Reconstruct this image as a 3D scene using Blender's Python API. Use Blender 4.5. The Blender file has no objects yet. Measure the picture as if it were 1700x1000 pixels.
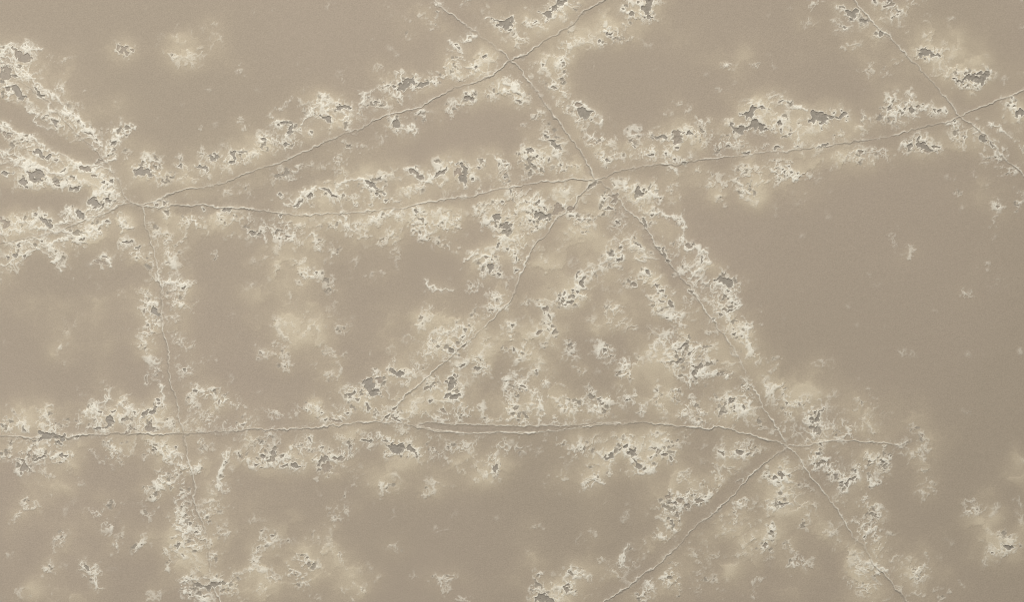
import bpy, math
import numpy as np
from mathutils import Vector

# ---------------------------------------------------------------- camera, light, exposure
S = 0.001                                   # one traced unit is one millimetre
CX, CY, TOP = 850.0, 500.0, 0.020           # middle of the view on the slab face, height of the face
scene = bpy.context.scene
cam = bpy.data.objects.new('camera', bpy.data.cameras.new('camera'))
scene.collection.objects.link(cam)
cam.data.sensor_width = 36.0; cam.data.lens = 70.0; cam.data.clip_start = 0.05; cam.data.clip_end = 60.0
cam.location = (0.0, 0.0, TOP + 1.7 * 70.0 / 36.0)
cam.rotation_euler = (0, 0, 0)
scene.camera = cam
world = bpy.data.worlds.new('World'); scene.world = world; world.use_nodes = True
bg = world.node_tree.nodes['Background']; bg.inputs[0].default_value = (1.0, 0.99, 0.975, 1); bg.inputs[1].default_value = 0.27
def softbox(name, loc, aim, size, power, col):
    l = bpy.data.lights.new(name, 'AREA'); l.shape = 'SQUARE'; l.size = size; l.energy = power; l.color = col
    o = bpy.data.objects.new(name, l); scene.collection.objects.link(o); o.location = loc
    o.rotation_euler = (Vector(aim) - Vector(loc)).to_track_quat('-Z', 'Y').to_euler()
    return o
softbox('key_softbox_lamp', (0.0, 6.6, 3.9), (0.0, 0.0, 0.0), 2.4, 500.0, (1.0, 0.982, 0.95))
softbox('added_falloff_lamp', (-1.9, 0.2, 4.4), (-0.6, 0.1, 0.0), 1.2, 62.0, (1.0, 0.975, 0.95))  # added lamp out of view, makes brightness fall off from left to right
vs = scene.view_settings
vs.view_transform = 'Standard'; vs.look = 'None'; vs.exposure = 0.0; vs.gamma = 1.0; vs.use_curve_mapping = False
scene.cycles.filter_width = 0.8
# ---------------------------------------------------------------- traced layout (1 unit = 1 mm)
VEINS = [
 ("hairline vein climbing from the left crossing up to the upper middle crossing", 1.0,
  "215,337 237,341 255,336 282,320 325,311 370,304 422,284 475,265 510,250 537,236 575,220 595,215 625,200 647,191 675,181 697,175 727,161 760,144 795,132 817,122 837,109 847,100"),
 ("hairline vein running from the upper middle crossing to the top edge, leaning left", 0.8,
  "847,100 841,90 820,75 790,52 777,45 755,27 735,15 722,2 708,-20 665,-110"),
 ("hairline vein running from the upper middle crossing to the top edge, leaning right", 1.0,
  "850,100 875,91 897,72 925,54 950,40 966,25 972,15 990,6 1005,-2 1040,-25 1130,-110"),
 ("short vein joining the upper middle crossing to the central crossing", 1.25,
  "850,101 861,110 869,122 877,136 895,152 910,179 930,205 945,225 962,248 977,272 986,292 990,300"),
 ("long nearly level vein from the left crossing to the central crossing", 1.15,
  "215,336 237,344 270,342 295,341 350,342 422,349 482,355 520,357 565,354 597,351 637,345 665,345 692,340 710,334 745,331 775,326 800,321 830,314 850,313 867,309 900,302 925,299 950,297 967,299 990,301"),
 ("long vein from the central crossing to the upper right crossing", 1.1,
  "990,300 1005,296 1020,285 1040,282 1067,276 1100,274 1120,276 1137,270 1152,266 1185,262 1225,259 1272,254 1310,250 1350,246 1410,237 1450,230 1480,226 1512,216 1545,206 1567,205 1592,195"),
 ("short vein leaving the upper right crossing towards the right edge, rising", 0.8,
  "1592,195 1610,185 1645,174 1675,161 1700,150 1820,90"),
 ("straight vein from the top edge down to the upper right crossing", 1.1,
  "1350,-115 1385,-60 1395,-25 1417,0 1447,32 1475,60 1500,85 1525,110 1550,140 1572,165 1592,192"),
 ("short vein leaving the upper right crossing towards the right edge, falling", 1.25,
  "1592,194 1605,202 1620,212 1632,222 1645,235 1665,260 1685,277 1697,290 1740,330 1820,410"),
 ("curved vein from the central crossing down to the double lipped fissure", 1.0,
  "990,301 975,312 960,328 952,345 935,357 920,367 907,389 887,410 875,432 860,462 852,485 847,500 830,517 810,537 787,560 767,577 740,600 720,619 700,635 680,650 657,675 640,692 632,700"),
 ("steep vein from the central crossing down to the lower right crossing", 1.5,
  "990,300 1002,305 1015,319 1030,334 1042,350 1060,365 1072,382 1085,402 1102,427 1125,455 1150,482 1160,498 1172,517 1185,532 1190,545 1202,554 1220,580 1232,607 1240,630 1255,650 1272,682 1287,705 1302,732 1308,741"),
 ("pale vein from the lower right crossing down to the bottom edge, leaning right", 1.5,
  "1308,742 1320,750 1335,772 1362,810 1390,847 1410,882 1432,907 1450,937 1475,960 1492,985 1505,1000 1525,1030 1580,1120"),
 ("smooth vein from the lower right crossing down to the bottom edge, leaning left", 0.95,
  "1308,742 1290,753 1272,769 1250,787 1237,800 1217,822 1185,852 1155,875 1137,895 1115,920 1090,942 1060,962 1035,980 1000,1000 960,1025 830,1115"),
 ("short ragged vein from the lower right crossing fading out on the right", 0.8,
  "1308,741 1325,739 1350,737 1380,732 1415,732 1440,736 1470,736 1490,740 1507,735"),
 ("long level vein with a lower fissure lip from the left edge to the lower right crossing", 1.1,
  "-120,722 0,724 50,726 110,727 155,722 195,722 240,721 275,720 302,721 325,720 362,717 422,715 440,714 475,712 520,711 542,706 580,705 625,701 665,702 690,706 725,716 775,720 847,719 880,717 925,715 950,711 990,707 1037,704 1075,702 1100,704 1140,709 1170,712 1195,712 1222,717 1250,722 1272,730 1308,741"),
 ("upper lip of the long grey fissure in the level vein", 0.35,
  "690,706 710,702 770,705 820,706 847,707 895,706 950,706 1000,702 1037,700 1060,702"),
 ("steep vein dropping from the left crossing to the level vein near the left", 1.3,
  "237,344 241,357 242,375 250,395 257,425 262,447 266,470 268,495 269,515 270,542 277,572 281,597 280,617 286,642 295,672 302,712 304,721"),
 ("steep vein dropping from the level vein to the bottom edge on the left", 1.3,
  "304,721 305,732 312,765 322,792 325,812 321,827 330,850 340,875 345,905 350,935 351,962 362,990 365,1000 372,1030 395,1120"),
 ("faint vein from the left crossing to the left edge, falling", 0.7,
  "215,337 195,343 172,351 145,364 110,380 72,392 40,396 0,402 -120,420"),
 ("faint slanting vein from the left edge down to the left crossing", 0.6,
  "-120,60 0,102 20,110 35,135 60,155 80,170 90,182 107,200 130,222 155,245 180,275 200,305 207,325 215,337"),
]
# grey pockets, per tile (ox, oy): "greyness x,y x,y ..." at four units per millimetre
POCKETS = [
((0,0), """.5 80,320 130,330 190,350 200,410 150,420 125,380 95,345;.5 0,430 80,455 75,520 30,530 0,520;.8 75,490 110,500 125,515 100,518;.8 0,535 40,545 20,560 0,555;.75 90,600 150,600 160,640 185,660 140,680 110,650 75,620;.6 40,590 80,590 60,610 45,612;.9 230,580 270,620 310,645 295,655 260,635;.6 310,765 340,765 345,780 310,778;.8 335,795 370,800 385,850 370,840;.6 545,860 600,890 620,905 580,895;.8 735,955 770,935 765,960;.35 20,880 80,880 60,920 10,920;.35 790,300 840,310 880,320 840,365 800,335"""),
((425,0), """.8 1540,125 1610,150 1640,145 1700,115 1710,185 1650,195 1620,190 1590,160;.7 1310,290 1340,295 1325,307;.8 1330,315 1365,315 1365,340 1340,325;.9 1505,375 1530,360 1530,375 1510,385;.9 1450,445 1475,430 1475,450 1460,460;.85 1000,510 1040,500 1065,530 1050,550 1020,555 1010,585 980,605 955,595 955,565 985,545;.85 1070,545 1110,530 1160,535 1175,552 1110,570 1075,565;.7 855,560 885,565 880,577;.8 905,572 930,578 915,587;.85 545,690 570,685 600,700 630,715 630,740 590,735 560,740 540,720 555,705;.85 435,765 500,770 505,800 485,810 460,795 440,785;.8 785,680 815,685 800,700;.8 150,795 200,785 215,805 200,820 170,825;.7 130,810 155,810 155,835 135,830;.85 215,810 250,825 245,875 225,900 205,910 210,890 235,850 235,830;.9 30,925 60,925 75,945 50,942;.9 165,965 185,945 210,965 180,980;.8 285,860 300,855 300,868;.9 360,872 380,880 378,893;.7 925,795 950,785 965,810 955,850 930,870 905,850 905,830;.5 605,965 630,970 625,985 608,985;.7 1380,655 1395,635 1440,640 1440,670 1400,670;.6 1385,620 1410,615 1405,635;.8 1440,620 1460,625 1450,635;.8 1655,600 1680,605 1675,615"""),
((850,0), """.8 270,20 310,-10 350,-10 330,15 295,35 285,70 260,110 265,125 235,138 240,110 215,90 190,80 230,70 265,60;.9 135,148 150,138 165,145 150,155;.75 865,30 880,-15 935,-15 925,45 905,75 920,105 890,105 860,80;.7 755,85 790,75 815,90 810,120 775,115;.8 830,5 845,10 838,25;.7 725,60 745,62 735,69;.9 625,230 640,215 655,222 670,205 672,218 655,240 635,242;.9 570,265 585,258 582,285 575,290;.8 435,705 470,705 485,740 530,755 500,785 465,805 435,785 428,750;.3 440,675 480,675 480,695 445,700;.6 190,420 210,425 195,445;.8 320,400 330,395 330,408;.6 335,420 350,415 350,435;.6 245,575 280,575 310,595 290,597;.6 20,660 50,670 60,680 40,685 25,675;.8 220,890 245,905 240,914 225,905;.85 250,925 275,920 300,955 330,955 315,1000 300,995 295,975 265,965 270,945;.8 100,990 120,982 148,998 145,1012 110,1012;.85 915,900 935,890 960,910 1000,898 1035,910 1040,935 990,925 950,925;.5 1050,895 1080,870 1130,885 1120,920 1120,955 1085,960 1060,930;.9 1145,885 1165,875 1190,870 1190,890 1200,915 1180,905 1150,905;.9 805,965 830,985 820,992;.8 1080,980 1110,978 1100,990;.8 1445,820 1480,825 1510,840 1540,840 1570,850 1565,870 1520,865 1480,855 1460,840;.8 1560,835 1590,815 1640,810 1690,830 1730,850 1745,866 1720,856 1660,870 1620,850 1590,855 1580,870;.85 1540,755 1580,745 1585,720 1600,720 1600,735 1625,740 1605,795 1570,795 1560,780;.8 1630,725 1660,705 1690,725 1690,735 1650,740"""),
((1275,0), """.85 515,55 540,55 570,70 590,80 590,100 565,110 535,95 515,90 520,75;.6 475,42 500,40 510,55 480,52;.8 550,125 565,120 570,130 558,136;.8 500,185 515,175 530,185 515,195;.9 630,125 655,115 680,130 670,148 645,162 632,150;.8 730,235 740,220 765,225 760,248 735,250;.8 695,-5 705,-5 708,25 700,15;.7 780,5 810,-5 805,15 785,20;.5 755,50 800,25 830,40 800,60 765,65;.6 845,75 880,80 860,91;.7 850,100 864,104 852,112;.9 815,125 828,122 820,133;.9 1020,335 1050,320 1075,335 1105,350 1105,380 1070,380 1045,370 1020,355;.95 1215,535 1255,540 1270,515 1300,495 1340,490 1400,490 1415,495 1445,480 1480,485 1480,505 1460,530 1430,562 1390,545 1340,525 1300,520 1275,545 1230,560;.95 270,780 310,750 345,765 370,775 420,770 460,770 480,740 500,745 500,765 475,790 445,785 400,805 360,840 340,820 300,810 275,800;.8 65,670 95,660 95,675 70,685;.8 0,725 15,730 5,737;.9 70,810 85,795 110,815 85,830;.9 85,860 94,858 90,880;.7 130,885 155,885 140,897;.9 800,690 815,675 820,700 825,715 800,715;.9 895,720 915,710 905,735;.9 940,720 955,712 975,730 955,750 940,740;.9 885,750 905,745 890,765;.35 985,705 1010,705 985,725;.9 1090,720 1110,720 1110,750 1095,745;.8 1125,730 1140,718 1150,735 1135,748;.7 1180,720 1190,735 1180,747;.9 1640,755 1660,738 1710,730 1710,768 1660,785 1645,775;.85 1415,905 1440,890 1465,925 1450,945 1420,930;.7 1475,935 1490,945 1510,975 1500,985 1480,955;.85 985,960 1015,940 1045,935 1075,955 1085,980 1085,1005 1020,1000 1010,975;.85 1000,910 1015,908 1010,930 985,940;.7 1090,970 1140,966 1100,982;.8 915,970 955,962 960,980 930,990;.9 1238,797 1250,800 1243,812;.9 1618,650 1630,652 1622,662;.8 175,980 210,973 225,983 190,988;.8 320,975 380,963 400,945 405,962 380,975;.8 40,985 65,970 100,983 60,992;.8 1308,903 1318,910 1310,920"""),
((0,250), """.75 225,10 270,0 305,25 300,50 270,40 240,25;.8 315,30 355,25 340,60 315,55;.7 365,62 390,65 380,77;.9 20,158 45,148 65,160 95,155 90,168 60,165 40,175;.7 205,140 240,130 285,155 275,180 265,195 225,190 205,170;.7 130,205 185,195 190,225 175,250 150,235;.7 338,212 365,195 385,212 365,222;.7 350,228 380,222 395,235 365,240;.8 390,140 440,112 435,130 410,138;.5 525,115 590,100 610,125 570,140 545,130;.4 610,170 640,160 640,180 620,185;.75 430,200 470,230 500,245 530,240 530,260 490,265 465,250;.8 675,215 700,205 690,227;.8 735,205 765,190 760,220 740,215;.35 610,80 640,55 710,75 660,85;.75 580,330 620,310 645,325 665,345 640,360 605,345;.85 685,315 715,300 740,330 735,345 705,330;.9 680,350 695,345 690,375 680,380;.7 618,375 640,370 630,387;.7 905,140 960,120 1000,110 1020,100 1015,130 1000,150 1030,165 990,175 950,185 915,190;.7 1175,105 1205,95 1200,116;.8 1280,90 1330,95 1365,95 1375,115 1350,120 1320,110 1295,105;.8 1375,40 1410,40 1430,15 1455,35 1440,50 1415,65 1395,75;.5 1363,125 1380,130 1370,144;.8 1520,20 1570,15 1580,35 1565,60 1540,55;.8 1525,75 1560,65 1570,80 1540,88;.8 1580,10 1610,0 1640,5 1610,20;.9 510,405 540,390 560,420 565,445 540,440 515,420;.8 228,420 252,425 240,437;.7 295,424 315,428 300,435;.75 265,445 310,455 350,470 360,500 330,535 305,520 300,490 275,465;.9 695,480 715,475 730,485 710,491;.8 90,690 120,675 135,690 105,710;.8 35,705 60,700 50,722;.7 165,700 190,698 175,716;.8 800,625 850,610 885,625 870,640 850,635 810,640;.7 885,650 920,640 910,670 895,665;.5 680,700 715,690 740,710 700,715;.25 615,745 660,728 715,740 690,765 640,765;.7 115,620 135,630 120,642;.6 265,590 290,590 285,607;.5 1030,345 1052,342 1050,360 1035,360;.5 1075,345 1095,348 1085,363;.85 1480,395 1510,385 1560,390 1530,405 1490,406;.85 1345,385 1362,390 1355,403;.7 1640,550 1680,540 1700,560 1670,570;.7 1205,915 1245,900 1225,935 1210,935;.3 0,450 70,470 60,500 20,500"""),
((425,250), """.9 150,285 165,275 185,298 170,302;.85 250,365 270,345 300,320 315,312 305,335 285,355 260,372;.85 340,300 370,280 375,300 385,318 360,315;.85 435,245 480,260 510,285 530,290 530,312 510,308 490,285 460,265;.8 715,200 745,195 775,210 795,220 800,240 830,255 800,265 770,245 750,235 745,215;.7 805,190 840,180 825,197;.9 785,285 815,288 795,302;.8 845,285 858,290 850,297;.8 845,325 860,330 850,342;.9 1050,400 1072,404 1065,416;.8 160,430 177,425 170,446;.7 1195,155 1215,130 1250,120 1275,110 1278,125 1245,145 1215,160 1200,175;.85 1310,90 1370,90 1385,105 1415,115 1420,140 1405,160 1415,185 1390,220 1375,205 1360,180 1370,140 1365,105 1320,105;.9 1425,175 1445,180 1445,200 1430,195;.25 1310,130 1352,120 1356,175 1325,180;.8 1470,110 1495,115 1480,127;.9 1608,80 1622,90 1610,106;.9 1650,170 1672,172 1660,186;.9 1575,425 1600,410 1620,420 1620,445 1600,470 1580,455;.75 1620,500 1650,490 1690,510 1660,555 1640,550 1635,520;.85 1605,610 1620,605 1615,635 1605,645;.9 1663,650 1678,655 1675,672;.85 1520,755 1550,765 1570,750 1600,755 1590,780 1575,800 1560,820 1545,790 1525,775;.8 1600,780 1615,775 1610,797;.9 1558,715 1572,720 1565,731;.8 1610,818 1630,825 1625,842;.4 200,572 240,580 205,588;.6 398,805 420,812 405,826;.4 1520,700 1545,710 1535,727;.9 1680,262 1705,270 1705,292;.8 1628,340 1645,342 1635,354;.6 995,130 1030,140 1060,150 1090,165 1110,170 1090,190 1060,175 1030,165"""),
((850,250), """.9 165,30 185,20 180,40 170,48;.9 235,70 250,45 252,65 240,80;.9 128,87 146,92 138,106;.8 315,87 324,95 317,104;.9 625,65 640,55 655,72 640,85;.9 1018,10 1032,8 1028,26;.8 895,30 945,28 940,42 905,40;.7 1070,50 1087,45 1080,71;.9 1130,75 1155,72 1145,89;.9 1520,12 1580,5 1570,20 1530,20;.8 805,260 840,252 880,270 870,290 830,290 815,285;.9 613,315 627,320 615,332;.7 620,380 660,375 665,390 640,400 622,395;.7 500,250 530,220 560,205 545,225 520,245 500,270;.9 88,325 106,330 100,347;.9 165,345 185,340 185,365 175,362;.8 198,374 212,380 205,392;.8 214,384 229,390 220,400;.9 145,420 190,420 215,415 255,415 255,440 220,460 185,480 160,465 150,445;.9 107,460 122,470 115,480;.9 138,475 156,480 145,492;.25 265,360 300,342 352,375 338,402 300,430 268,418;.35 367,375 428,370 423,408 390,413 367,400;.7 690,470 710,468 715,490 695,490;.9 850,445 870,450 885,475 895,510 875,515 865,480 850,460;.8 915,425 932,415 922,441;.8 815,620 830,610 850,635 870,650 855,650 830,640;.9 645,690 655,675 670,680 665,705 650,705;.85 690,720 705,710 725,720 735,700 738,715 700,740;.9 425,830 435,800 448,800 435,840 425,850;.75 455,860 490,840 495,865 480,890 460,880;.8 343,940 362,930 345,962;.8 393,914 410,918 400,927;.8 425,925 445,935 430,950;.8 408,958 422,965 412,987;.7 308,975 327,985 315,997;.9 888,800 901,795 906,815 892,816;.5 800,890 820,885 825,905 805,910;.8 948,889 972,890 960,907;.7 975,915 1000,920 1005,940 985,935;.7 998,959 1027,965 1015,977;.5 1135,640 1170,625 1190,630 1160,655 1140,655;.9 1240,740 1250,710 1270,715 1260,740 1240,765;.9 958,644 982,655 970,663;.8 990,650 1010,640 1000,670 1015,715 1000,710 990,680;.8 1018,725 1050,730 1030,746;.85 1345,865 1400,845 1430,860 1455,885 1465,910 1445,920 1420,905 1390,885;.7 1178,930 1212,930 1200,947;.8 1428,929 1442,935 1435,943;.9 15,700 30,690 32,725 22,740;.8 25,795 50,788 45,805 28,820;.4 640,300 700,300 710,335 680,345"""),
((1275,250), """.9 125,105 140,98 135,116;.9 97,145 115,140 105,158;.8 80,128 95,122 92,136;.8 188,152 202,150 196,162;.8 150,140 162,146 152,154;.8 120,170 132,168 126,178;.4 1035,5 1090,-2 1060,22;.5 600,-2 627,5 610,22;.4 1510,375 1537,370 1525,387"""),
((0,500), """.8 1000,60 1030,45 1045,75 1070,85 1045,115 1030,90 1005,75;.4 943,64 977,60 960,82;.9 1028,650 1046,645 1062,668 1045,674;.8 1043,685 1066,684 1055,697;.8 915,770 935,760 930,740 970,715 980,735 960,755 930,772;.8 985,735 1010,715 1045,700 1035,720 1010,750 990,750;.8 878,734 896,735 892,757;.85 620,850 670,840 690,825 685,790 700,765 725,770 735,800 730,835 690,850 640,870;.8 723,734 757,728 740,747;.7 653,734 677,738 665,747;.8 800,800 810,770 830,790 820,805 805,815;.8 1003,800 1014,784 1010,812;.5 945,850 985,830 1000,815 1040,855 1000,870 960,865;.4 840,855 900,845 920,870 840,878;.9 0,820 15,812 20,835 5,845;.8 145,835 158,820 160,850 170,865 152,860;.85 270,880 310,865 340,875 370,890 430,905 435,945 390,945 370,935 330,925 280,930 250,945 200,945 210,925 290,905 260,895;.7 480,905 520,890 540,888 510,911;.8 1018,973 1040,983 1047,1002 1025,1003;.9 1163,970 1178,963 1172,984;.7 1285,595 1320,590 1310,612 1290,607;.6 1448,665 1466,654 1450,682;.8 1220,450 1241,445 1235,467;.3 960,500 975,500 985,545 965,555;.5 1588,820 1626,820 1615,842"""),
((425,500), """.85 1250,330 1275,318 1300,320 1320,335 1300,347 1265,342;.7 1378,190 1406,194 1395,212;.8 1373,235 1391,231 1380,247;.6 1370,300 1400,280 1417,270 1400,292 1380,312;.85 890,440 920,440 940,460 1000,460 995,475 965,480 955,498 930,480 900,460;.85 720,560 740,520 760,505 765,540 785,575 820,580 800,600 770,612 750,590 705,582;.35 785,505 830,510 825,540 795,545;.7 613,610 630,603 658,584 656,606 630,627 645,652 630,642 613,622;.7 658,654 692,653 680,664;.7 735,680 750,680 765,720 750,735 750,705;.7 598,740 632,733 620,747;.9 428,744 444,750 432,757;.7 455,795 477,794 460,812;.3 490,800 560,790 570,810 500,823;.5 1120,565 1145,565 1145,590 1120,590;.8 1150,570 1165,545 1170,580 1155,600;.9 1186,565 1198,566 1190,575;.7 1345,440 1370,433 1392,414 1386,437 1355,452;.85 1445,450 1475,430 1500,445 1505,460 1470,467;.85 1250,545 1275,550 1290,530 1325,540 1330,555 1300,580 1280,600 1250,600 1270,575;.8 1278,520 1306,509 1300,527;.6 1308,498 1326,500 1332,520;.85 1245,635 1265,625 1310,640 1350,610 1350,640 1315,660 1290,668 1265,650;.8 1148,660 1172,661 1160,670;.4 1220,730 1250,715 1270,755 1245,745;.6 868,776 896,758 880,792;.6 905,768 930,772 952,758 936,784 958,802 922,792;.6 908,722 937,704 922,727;.8 698,924 730,933 772,938 760,950 715,947;.8 848,924 882,929 865,940;.85 895,960 930,950 960,940 980,960 985,980 975,1010 930,1005 925,975;.85 985,970 1020,965 1060,1000 1085,1030 1050,1018 1010,1004;.7 428,974 447,969 440,992;.7 18,945 50,934 57,945 30,957;.6 593,964 627,963 615,992;.7 342,903 352,905 366,938 354,930;.4 30,330 55,340 57,362 35,352;.26 1075,824 1140,814 1380,824 1580,829 1690,832 1880,830 2100,828 2300,815 2420,805 2260,822 2100,842 2000,858 1820,866 1690,872 1400,875 1200,860"""),
((850,500), """.7 322,4 350,-4 345,18;.7 365,10 410,-2 402,20 372,24;.7 345,26 372,30 362,42;.5 200,50 235,35 245,70 220,85 205,65;.6 243,93 255,98 259,137 248,127;.8 0,154 26,160 5,172;.4 160,205 200,195 200,215 170,222;.7 0,309 22,315 5,337;.7 598,319 622,325 608,342;.85 1095,310 1130,285 1160,290 1150,310 1110,320;.8 1168,356 1196,333 1182,362;.7 1085,410 1105,385 1140,390 1110,410 1090,430;.75 1195,480 1210,440 1200,410 1230,405 1260,410 1255,430 1225,440 1240,480 1215,490;.7 1030,0 1060,0 1050,40 1030,45;.7 963,-1 1002,4 980,14;.7 1418,86 1440,64 1477,43 1442,77;.9 1463,214 1489,211 1478,232;.9 1333,119 1347,122 1340,137;.6 1373,89 1397,94 1380,104;.6 40,575 70,560 90,575 105,595 90,602 60,582;.6 8,709 37,711 20,727;.6 148,465 164,459 160,482;.8 568,640 592,634 580,652;.6 578,674 600,669 612,692 585,697;.9 735,665 750,655 767,662 750,674;.85 1435,660 1450,620 1465,635 1485,640 1460,660 1480,665 1445,690;.6 1458,701 1477,689 1470,722;.8 1380,725 1400,718 1432,747 1410,742;.9 1523,706 1535,688 1542,710 1530,722;.9 703,991 722,979 715,997;.9 733,976 755,953 762,962 745,982;.6 918,975 962,973 945,987"""),
((1275,500), """.7 303,730 327,724 318,747;.9 273,780 295,768 302,791;.85 345,705 358,710 355,800 340,795 310,785 335,760 345,730;.7 113,680 132,674 120,692;.5 203,679 217,690 208,700;.6 343,950 362,944 358,967;.3 1013,869 1037,880 1020,912"""),
((0,750), """.6 110,30 150,40 160,60 200,70 180,120 155,150 125,125 135,90 150,70 125,50;.9 230,70 250,50 300,28 312,38 270,52 240,74;.9 385,28 410,20 452,30 440,44 400,40;.8 1248,474 1272,474 1265,497;.8 1285,545 1310,528 1322,545 1300,557;.9 1188,642 1205,610 1217,625 1207,657 1190,657;.8 1213,678 1222,680 1228,697;.75 1295,878 1320,880 1340,893 1370,893 1390,878 1412,868 1420,888 1457,878 1457,907 1420,908 1390,908 1350,907 1320,902;.8 563,769 592,763 602,792 575,787"""),
((425,750), """.7 113,4 140,-2 147,26 120,32;.8 33,14 60,18 77,35 60,42 40,32;.7 168,30 192,24 185,42;.6 0,55 32,75 5,82;.8 235,85 265,75 290,90 300,105 260,110 240,105;.6 168,100 210,93 217,107;.7 415,40 430,25 470,20 480,45 510,55 490,75 450,60 430,70 420,100 400,95 400,70;.6 500,45 540,23 582,13 570,42 520,62;.25 555,30 590,30 593,55 562,62;.25 442,85 500,77 518,110 500,148 460,148 442,120;.7 1570,110 1590,95 1605,120 1595,150 1575,140;.5 98,554 117,560 105,572;.5 3,640 22,634 10,667"""),
((850,750), """.85 610,45 645,25 660,3 674,10 665,52 640,47 620,57;.85 740,20 770,3 820,3 827,20 790,37 750,32;.7 798,54 815,53 835,85 857,100 850,122 830,112 825,87;.7 863,114 892,119 875,132;.7 988,26 1010,13 1042,20 1025,42 1000,37;.7 913,42 937,39 925,50;.6 1048,39 1067,50 1050,62;.5 1368,4 1397,9 1385,32;.7 1468,-1 1522,4 1510,22 1490,17;.6 1208,279 1224,285 1215,297;.5 1205,325 1240,305 1267,320 1235,347;.8 1065,340 1085,338 1092,367 1075,362;.8 1038,344 1057,350 1045,359;.3 1010,300 1050,295 1053,328 1020,328;.3 1092,320 1138,320 1120,348 1095,343;.9 1043,471 1055,460 1064,475 1050,480;.6 355,890 375,868 392,880 365,902 372,920 355,942 343,930;.6 388,799 417,815 400,827;.8 210,970 240,953 267,985 272,1010 180,1010 185,980;.3 1512,190 1538,182 1538,208 1512,203;.5 1650,620 1690,598 1702,625 1660,632"""),
((1275,750), """.9 318,14 340,13 347,30 325,32;.8 18,166 40,153 47,175 25,187;.7 63,135 75,128 102,150 85,167 65,157;.7 433,159 462,164 462,187 445,187;.9 483,206 499,199 495,217;.85 510,215 535,185 560,168 572,175 545,197 530,237 512,237;.85 558,130 582,118 582,147 565,147;.85 50,335 80,333 105,345 140,340 152,350 110,367 70,367 50,357;.5 713,419 732,419 737,447 720,442;.85 1535,625 1570,613 1600,628 1642,640 1600,652 1560,642;.6 1478,674 1502,680 1485,687;.6 13,539 32,539 25,562;.7 628,571 652,553 640,582;.7 748,58 782,75 760,82"""),
]
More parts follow.
